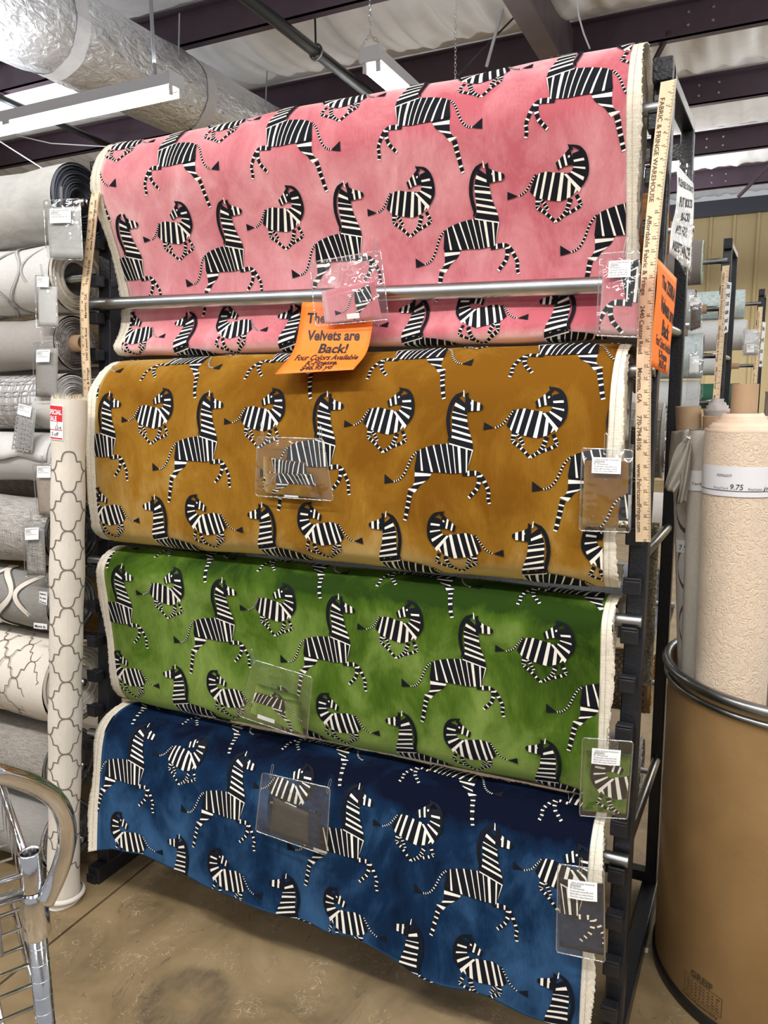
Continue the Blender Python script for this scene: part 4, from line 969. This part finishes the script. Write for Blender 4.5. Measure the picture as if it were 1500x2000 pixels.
for lb,c0,c1,r,z1 in (('wide empty cardboard tube leaning over the left rim of the drum',(1.66,.36),(1.55,.33),.029,1.372),('shorter cardboard tube standing just behind the oatmeal bolt',(1.66,.225),(1.605,.255),.019,1.352)):
    t=MB(); k=28; P=[(c0[0],c0[1],.036),(c1[0],c1[1],z1)]; vs=[]
    for (q,rad) in ((P[0],r),(P[1],r),(P[1],r-.004),(P[0],r-.004)): vs+=[(q[0]+rad*math.cos(2*math.pi*j/k),q[1]+rad*math.sin(2*math.pi*j/k),q[2]) for j in range(k)]
    t.add(vs,[(i*k+j,i*k+(j+1)%k,((i+1)%4)*k+(j+1)%k,((i+1)%4)*k+j) for i in range(4) for j in range(k)]); o=t.build('cardboard_tube',CARD); autos(o); tag(o,lb,'tube','cardboard tubes in the drum')
# loose taupe cloth pinned over the left bolts
fl=thing('folded_cloth','taupe cloth gathered with a pin and folded down over the drum bolts','cloth',(1.55,.22,1.12))
LN=weave('taupe_lining_cloth',(.40,.365,.31),(.345,.315,.27),800,var=.08)
def flap(P0,P1,y0,y1,bul):
    A=catmull([on(*p,1,y) for p,y in zip(P0,y0)],6); B=catmull([on(*p,1,y) for p,y in zip(P1,y1)],6); q=np.linspace(0,1,len(A))
    def f(u,v):
        a=np.array([np.interp(v,q,A[:,i]) for i in range(3)]); b=np.array([np.interp(v,q,B[:,i]) for i in range(3)]); p=a*(1-u)+b*u
        return (p[0],p[1]-bul*math.sin(math.pi*u)-.006*math.sin(9*u+4*v),p[2])
    return f
for P0,P1,y0,y1,bl in (([(1312,842),(1307,900),(1306,960)],[(1346,838),(1340,890),(1330,940)],[.215,.21,.20],[.15,.15,.15],.02),
                     ([(1338,855),(1318,880),(1297,952)],[(1350,850),(1338,920),(1316,962)],[.16,.15,.14],[.15,.14,.13],.012),
                     ([(1345,850),(1335,890),(1330,940),(1322,985)],[(1351,862),(1350,905),(1344,950),(1340,980)],[.15,.14,.14,.15],[.16,.16,.16,.16],.006)):
    mb=MB(); mb.grid(flap(P0,P1,y0,y1,bl),14,18); o=mb.build('cloth_fold',LN,fl,True); solid(o,.0012,0)
p=on(1341,856,1,.135); mb=MB(); mb.tube([p+np.array([-.006,0,0]),p+np.array([0,0,.003]),p+np.array([.007,0,-.001])],.0012,6); mb.build('safety_pin',WIRE,fl)
# ================================================================== RACKS FURTHER BACK ON THE RIGHT
def far_rack(label,dx,dy,rolls,stick):
    rk=thing('fabric_rack',label,'rack',(dx+.5,dy,0))
    end_frame(rk,1.481,1.518,off=(dx,dy)); end_frame(rk,.006,.044,off=(dx,dy),brackets=False)
    for lb,mt_,k,R,x1,em in rolls:
        z=Z0-k*.1011+.0125; y=dy+ypost(z)-.019
        r_,_=cloth_roll(lb,mt_,y,z,R,dx+.07,dx+x1,.02,CARD if 'core' in lb else None,.05 if 'core' in lb else 0,group='rolls on the racks further back',layers=7,endmat=em)
        MB().tube([(dx+.0,y,z),(dx+1.50,y,z)],.012,10).build('hanging_rod',STEEL,r_,True)
    top=np.array([dx+1.497,dy+ypost(1.93)-.045,1.93]); bot=np.array([dx+1.487,dy+ypost(1.03)-.045,1.03])
    yardstick([top,(top+bot)/2,bot],stick,step=4)
    return rk
MINT=mat('mint_layers',(.50,.58,.42),.85,0,.2,30); PGREY=weave('pale_grey_cloth',(.56,.57,.57),(.50,.51,.51),700,var=.05)
far_rack('black rack standing next behind the zebra rack, with its own yardstick',.075,2.06,[('grey brown roll with mint green edges on the next rack',weave('grey_brown_cloth',(.27,.24,.225),(.22,.20,.19),700),-6,.095,1.40,MINT),('white roll with brown core under the mint edged one',PGREY,-4,.088,1.38,mat('brown_lace',(.22,.17,.13),.9,0,.4,60)),('pale aqua sparkle roll on the next rack',mat('aqua_cloth',(.50,.58,.58),.7,0,.2,40),-2,.098,1.42,PGREY),('clear wrapped white roll low on the next rack',PGREY,0,.095,1.42,PGREY),('putty roll at knee height on the next rack',PUTTY,5,.10,1.4,PUTTY)],'wooden yardstick on the post of the next rack back')
far_rack('black rack standing farthest back at the right edge',.25,4.08,[('pale aqua foil roll high on the farthest rack',mat('aqua_foil',(.52,.62,.62),.5,0,.25,50),-6,.095,1.40,PGREY),('white draped roll on the farthest rack',PGREY,-4,.10,1.42,PGREY),('cardboard cored roll on the farthest rack',PGREY,-2,.06,1.34,CARD),('dark green roll on the farthest rack',mat('bottle_green',(.01,.09,.045),.7),0,.085,1.40,mat('bottle_green_end',(.012,.07,.035),.8))],'wooden yardstick on the post of the farthest rack')
sleeve('clear sleeve with brown swatch hanging on the next rack',[(1347,573),(1371,571),(1371,640),(1346,650)],(1.935,1.935),[[(.1,.3),(.9,.3),(.9,.97),(.1,.97)]],DTAUPE,(.05,.12,.8,.32),None,(),'sleeves on the racks further back',True)
sleeve('crumpled clear sleeve with white paper on the next rack',[(1345,690),(1373,686),(1372,775),(1340,782)],(1.935,1.935),[[(.1,.08),(.75,.08),(.75,.45),(.1,.45)]],PAPER,None,None,((.5,.02,.04,0),),'sleeves on the racks further back',True)
sleeve('clear sleeve with grey swatch and small white cards on the farthest rack',[(1451,643),(1484,643),(1482,696),(1450,697)],(3.935,3.935),[[(.05,.05),(.95,.05),(.95,.95),(.05,.95)]],PGREY,(.25,.55,.7,.85),None,((.5,.02,.05,.0),),'sleeves on the racks further back',True)
def papertag(label,quad,y,txt):
    card(label,quad,y,txt,.1,.7,'price_strip','label')
papertag('long white torn label strip on the post of the next rack',[(1419,550),(1429,552),(1422,648),(1413,652)],2.0,['Fabric','yd','cut','sale','yard','A'])
papertag('long white label strip on the post of the farthest rack',[(1489,628),(1496,630),(1489,716),(1482,716)],3.95,['Fabric','yd','cut','sale'])
# ================================================================== OVERHEAD: LAMPS, DUCT, PIPES
ENAM=mat('white_enamel',(.78,.79,.82),.35)
TUBE=mat('lit_fluorescent_tube',(1.,.965,.90),.5,emit=14.)
def strip_lamp(label,c,length,axis):
    """twin-tube strip lamp; c = centre of its underside"""
    root=thing('strip_lamp',label,'ceiling lamp',c); cx,cy,cz=c
    def T(l,w,z): return (cx+l,cy+w,cz+z) if axis=='x' else (cx+w,cy+l,cz+z)
    h=length/2
    def prism(P,l0,l1,material,name):
        vs=[T(l,w,z) for l in (l0,l1) for w,z in P]; n=len(P); fs=[(i,(i+1)%n,n+(i+1)%n,n+i) for i in range(n)]+[tuple(range(n-1,-1,-1)),tuple(range(n,2*n))]
        return MB().add(vs,fs).build(name,material,root)
    bevel(prism([(-.052,0),(.052,0),(.048,.062),(-.048,.062)],-h,h,ENAM,'channel'),.003)
    for s in (-1,1): bevel(prism([(-.062,-.004),(.062,-.004),(.058,.07),(-.058,.07)],s*h-.008,s*h+.008,ENAM,'end_plate'),.006,3)
    for s in (-1,1):
        mb=MB(); mb.tube([T(-h+.015,s*.036,-.026),T(h-.015,s*.036,-.026)],.0135,14); mb.build('tube',TUBE,root,True)
        for e in (-1,0,1):
            bevel(prism([(s*.036-.012,-.048),(s*.036+.012,-.048),(s*.036+.012,.0),(s*.036-.012,.0)],e*(h-.01)-.006,e*(h-.01)+.006,ENAM,'lamp_holder'),.004) if e else None
    mb=MB(); mb.add([T(-.03,-.055,-.02),T(.03,-.055,-.02),T(.03,.055,-.02),T(-.03,.055,-.02),T(-.03,-.055,0),T(.03,-.055,0),T(.03,.055,0),T(-.03,.055,0)],[(3,2,1,0),(4,5,6,7),(0,1,5,4),(1,2,6,5),(2,3,7,6),(3,0,4,7)]).build('tube_clip',ENAM,root)
    return root,T,h
z1=3.0
p0=on(345,170,2,z1); 
r1,T1,h1=strip_lamp('long white twin tube strip lamp at the upper left under the duct',(float(p0[0])-1.22,float(p0[1]),z1),2.44,'x')
p2=on(722,118,2,z1)
r2,T2,h2=strip_lamp('white strip lamp hanging end-on above the pink velvet',(float(p2[0]),float(p2[1])+.62,z1),1.22,'y')
def chain(a,b,root,link=.022):
    a=np.array(a);b=np.array(b); n=int(np.linalg.norm(b-a)/link); d=(b-a)/np.linalg.norm(b-a)
    mb=MB(); s=np.cross(d,[0,1,0]) if abs(d[1])<.9 else np.cross(d,[1,0,0]); s/=np.linalg.norm(s); t=np.cross(d,s)
    for i in range(n):
        c=a+d*link*(i+.5); q=s if i%2 else t
        mb.tube([c+d*math.cos(k)*link*.62+q*math.sin(k)*link*.3 for k in np.linspace(0,2*math.pi,10,endpoint=False)],.0016,5,closed=True)
    o=mb.build('hanging_chain',WIRE,root); o['kind']='stuff'; return o
e=np.array(T2(-h2,0,.12)); chain(T2(-h2,-.05,.07),e,r2); chain(T2(-h2,.05,.07),e,r2); chain(e,(e[0],e[1],4.1),r2)
chain(T2(h2,0,.07),np.array(T2(h2,0,1.1)),r2)
mb=MB(); mb.tube([T1(h1-.14,0,.06),T1(h1-.14,0,1.12)],.010,8); mb.build('conduit_drop',mat('flex_conduit',(.42,.43,.45),.4,.7,.4,300),r1)
chain(T1(-h1+.2,0,.06),T1(-h1+.2,0,1.1),r1)
# the two lit lamps also throw their light as area lamps just under their tubes
area((float(p0[0])-1.22,float(p0[1]),z1-.06),2.3,.1,55,up=.2); area((float(p2[0]),float(p2[1])+.62,z1-.06),.1,1.15,34,up=.35)
# foil-wrapped round duct with taped joints
def foil():
    m=bpy.data.materials.new('foil_wrap'); m.use_nodes=True; nt=m.node_tree; N=nt.nodes; L=nt.links; b=N['Principled BSDF']; b.inputs['Metallic'].default_value=.75; b.inputs['Roughness'].default_value=.33; b.inputs['Base Color'].default_value=(.82,.84,.88,1)
    tc=N.new('ShaderNodeTexCoord'); mp=N.new('ShaderNodeMapping'); mp.inputs['Scale'].default_value=(1,.55,1); L.new(tc.outputs['Object'],mp.inputs[0])
    n=N.new('ShaderNodeTexNoise'); n.inputs['Scale'].default_value=26; n.inputs['Detail'].default_value=5; n.inputs['Distortion'].default_value=.8; L.new(mp.outputs[0],n.inputs['Vector'])
    n2=N.new('ShaderNodeTexNoise'); n2.inputs['Scale'].default_value=5; n2.inputs['Detail'].default_value=2; L.new(tc.outputs['Object'],n2.inputs['Vector'])
    ad=N.new('ShaderNodeMath'); ad.operation='ADD'; L.new(n.outputs['Fac'],ad.inputs[0]); L.new(n2.outputs['Fac'],ad.inputs[1])
    bp=N.new('ShaderNodeBump'); bp.inputs['Strength'].default_value=.75; bp.inputs['Distance'].default_value=.035; L.new(ad.outputs[0],bp.inputs['Height']); L.new(bp.outputs[0],b.inputs['Normal']); return m
FOIL=foil(); TAPE=mat('white_duct_tape',(.66,.66,.67),.5,0,.06,20,.15,30)
DX,DZ,DRR=-2.36,3.66,.285
du=thing('air_duct','fat silver foil wrapped air duct with white taped joints under the ceiling','duct',(DX,3,DZ-DRR))
bandY=[]
for px_,py_ in ((165,60),(416,190)):
    # where the sight line through the band meets the duct's side
    d=pxray(px_,py_); A2=d[0]**2+d[2]**2; ex=CAM[0]-DX; ez=CAM[2]-DZ; Bq=ex*d[0]+ez*d[2]; Cq=ex*ex+ez*ez-DRR**2; disc=max(0,Bq*Bq-A2*Cq); t=(-Bq-math.sqrt(disc))/A2; bandY.append(float(CAM[1]+t*d[1]))
def dring(y,a):
    q=1.; 
    for by in bandY: q-=.06*math.exp(-((y-by)/.10)**2)
    r=DRR*q*(1+.012*math.sin(a*9+y*7)+.008*math.sin(a*23-y*11)+.02*math.sin(y*4.1))
    return (DX+r*math.cos(a),y,DZ+r*math.sin(a))
mb=MB(); mb.grid(lambda u,v:dring(-1.5+v*10.5,2*math.pi*u),64,260); mb.build('foil_sleeve',FOIL,du,True)
for by in bandY+[bandY[1]*2-bandY[0],bandY[0]*2-bandY[1]]:
    mb=MB(); mb.grid(lambda u,v:(lambda p:(DX+(p[0]-DX)*1.02,p[1],DZ+(p[2]-DZ)*1.02))(dring(by-.055+.11*v,2*math.pi*u)),64,6); mb.build('tape_band',TAPE,du,True)
for y_ in (bandY[1]-.35,bandY[1]+.75):
    mb=MB(); mb.tube([(DX+DRR*.9,y_,DZ+.1),(DX+DRR*1.0,y_,4.05)],.006,6); mb.build('hanger_strap',mat('galv_strap',(.45,.46,.47),.4,.8),du)
# dark sprinkler pipe with clevis hanger, and loose wires
pp=on(487,0,2,3.9); pm=mat('black_iron_pipe',(.035,.04,.045),.35,.4)
pr=thing('sprinkler_pipe','dark iron sprinkler pipe running away under the roof purlins','pipe',(float(pp[0]),4,3.85))
mb=MB(); mb.tube([(float(pp[0]),-5,3.9),(float(pp[0]),10.4,3.9)],.042,16); mb.build('pipe',pm,pr,True)
h=on(625,100,2,3.9); mb=MB(); mb.tube([(float(pp[0]),float(h[1]),3.95),(float(pp[0]),float(h[1]),4.24)],.008,8); mb.build('hanger_rod',pm,pr)
mb=MB(); mb.tube([(float(pp[0])+.052*math.sin(a),float(h[1]),3.9+.055*math.cos(a)) for a in np.linspace(0,6.283,18,endpoint=False)],.009,6,closed=True); mb.build('hanger_ring',STEEL,pr)
def wirething(label,pts,r,material,name='cable',cat='cable'):
    pts=[np.array(p,float) for p in pts]; d=(pts[0]-pts[1])/np.linalg.norm(pts[0]-pts[1])
    if pts[0][2]<4.1:   # run on out of sight and up to the roof steel
        e=pts[0]+d*.6; pts=[np.array([e[0],e[1],4.2]),e]+pts
    o=MB().tube(pts,r,6).build(name,material,None,True); tag(o,label,cat); return o
GRW=mat('white_cable',(.62,.63,.65),.5)
wirething('pale strut dropping behind the pink roll beside the end-on lamp',[on(992,-20,1,4.2),on(950,130,1,4.2)],.012,GRW,'strut','strut')
wirething('thin dark brace wire slanting behind the pink roll',[on(1000,38,1,4.3),on(895,145,1,4.1)],.007,pm,'brace_wire','wire')
wirething('white cable hanging down beside the rafter',[on(1126,-20,1,3.6),on(1130,30,1,3.6),on(1140,65,1,3.6),on(1152,95,1,3.6)],.006,GRW)
wirething('thin pale wire crossing behind the left strip lamp',[on(-10,255,1,4.6),on(100,280,1,4.6),on(220,287,1,4.6)],.006,GRW)
wirething('pale wire slanting above the marbled grey roll',[on(-10,270,1,3.9),on(85,330,1,3.9)],.006,GRW)
wirething('dark conduit behind the left strip lamp',[on(85,228,2,3.95),on(230,292,2,3.95)],.03,pm,'conduit','conduit')
# ================================================================== WIRE CART (front left)
ct=thing('wire_cart','chrome wire shelving cart with curved push handle at lower left','cart',(.80,-.97,0))
pc=on(57,1700,1,-.974); bx,by_=float(pc[0])+.004,-.974
mb=MB(); mb.tube([(bx,by_,.0),(bx,by_,.745)],.0127,20); mb.build('post',CHROME,ct,True)
for z in np.arange(.05,.70,.0255):
    mb=MB(); mb.tube([(bx+.0128*math.cos(a),by_+.0128*math.sin(a),z) for a in np.linspace(0,6.283,16,endpoint=False)],.0006,4,closed=True); mb.build('post_groove',RIMM,ct)
mb=MB(); mb.lathe([(.0155,.675),(.0185,.68),(.0175,.735),(.0145,.742)],24,(bx,by_,0)); mb.build('collar',CHROME,ct,True)
mb=MB(); mb.lathe([(.0150,.748),(.0150,.802),(.0132,.804),(.0120,.800),(.0120,.75)],24,(bx,by_,0)); mb.build('post_sleeve',CHROME,ct,True)
H=[(-20,1508),(0,1512),(45,1525),(85,1543),(112,1566),(128,1600),(131,1640),(122,1682),(108,1720),(88,1762)]
D=[.93,.94,.97,1.,1.02,1.035,1.04,1.04,1.04,1.035]
path=catmull([CAM+pxray(x,y)*d for (x,y),d in zip(H,D)],6); path=[p-(CAM-p)*.0 for p in path]
mb=MB(); mb.tube(path,.0125,16); mb.build('push_handle',CHROME,ct,True)
def wire(pts,r=.0028,nm='basket_wire'): mb=MB(); mb.tube(pts,r,6); return mb.build(nm,CHROME,ct,True)
S1=np.array([-.52,-.85,0]); S2=np.array([-.85,.52,0]); BP=np.array([bx,by_,0])
def cp(a,b,z): return tuple(BP+S1*a+S2*b+np.array([0,0,z]))
WA,WB=.42,.36
for dz,r in ((.776,.0035),(.752,.0035),(.744,.0035)):
    wire([cp(.013,-.006,dz),cp(WA,0,dz)],r,'rim_wire'); wire([cp(0,.016,dz),cp(0,WB,dz)],r,'rim_wire'); wire([cp(0,WB,dz),cp(WA,WB,dz)],r,'rim_wire')
for k in range(1,10):
    f=k*.045; wire([cp(f,0,.776),cp(f,0,.665),cp(f,WB,.665),cp(f,WB,.776)],.0022)
for k in range(1,8):
    g=k*.048; wire([cp(0,g,.776),cp(0,g,.662),cp(WA,g,.662)],.0022)
wire([cp(0,.016,.528),cp(0,WB,.528)],.005,'shelf_rim'); wire([cp(.016,0,.528),cp(WA,0,.528)],.005,'shelf_rim')
for k in range(1,8): g=k*.048; wire([cp(0,g,.531),cp(WA,g,.531)],.003,'shelf_wire')
for k in range(1,9): f=k*.05; wire([cp(f,0,.525),cp(f,WB,.525)],.003,'shelf_wire')
# things lying in the basket
rr=random.Random(2)
BAG=mat('black_plastic_bag',(.02,.02,.022),.25,0,.3,30,.6,40); GBAG=plastic('crinkled_bag',(.75,.76,.76),.35)
def heap(label,c,s,material,name,cat,seed):
    r=random.Random(seed); bm=bmesh.new(); bmesh.ops.create_icosphere(bm,subdivisions=3,radius=1)
    for v in bm.verts:
        q=1+.28*math.sin(v.co.x*5+seed)*math.sin(v.co.y*6+seed*2)+.18*math.sin(v.co.z*9+v.co.x*7)
        v.co=Vector((v.co.x*s[0]*q,v.co.y*s[1]*q,max(-.8,v.co.z)*s[2]*q))
    me=bpy.data.meshes.new(name); bm.to_mesh(me); bm.free(); me.materials.append(material); me.polygons.foreach_set('use_smooth',[True]*len(me.polygons)); o=bpy.data.objects.new(name,me); COL.objects.link(o); o.location=c; return tag(o,label,cat)
heap('crumpled black plastic bag lying in the wire cart basket',cp(.10,.125,.737),(.05,.05,.05),BAG,'plastic_bag','bag',3)
heap('crumpled clear bag beside the black one in the cart',cp(.26,.16,.735),(.05,.05,.048),mat('milky_plastic',(.62,.62,.60),.25,0,.2,20,.6,30),'plastic_bag','bag',7)
# paper scraps and lint on the floor by the rack foot
SCR=mat('lint',(.70,.66,.58),.9)
for lb,(x,y),(dx,dy) in (('white paper strip lying on the floor inside the rack foot',(1225,1850),(.05,-.02)),('short white scrap on the floor beside the rack foot',(1278,1828),(.012,.01))):
    p=on(x,y,2,.0); o=MB().box((p[0],p[1],.0),(p[0]+dx,p[1]+abs(dy)*.5+.006,.002)).build('paper_scrap',SCR); tag(o,lb,'scrap')
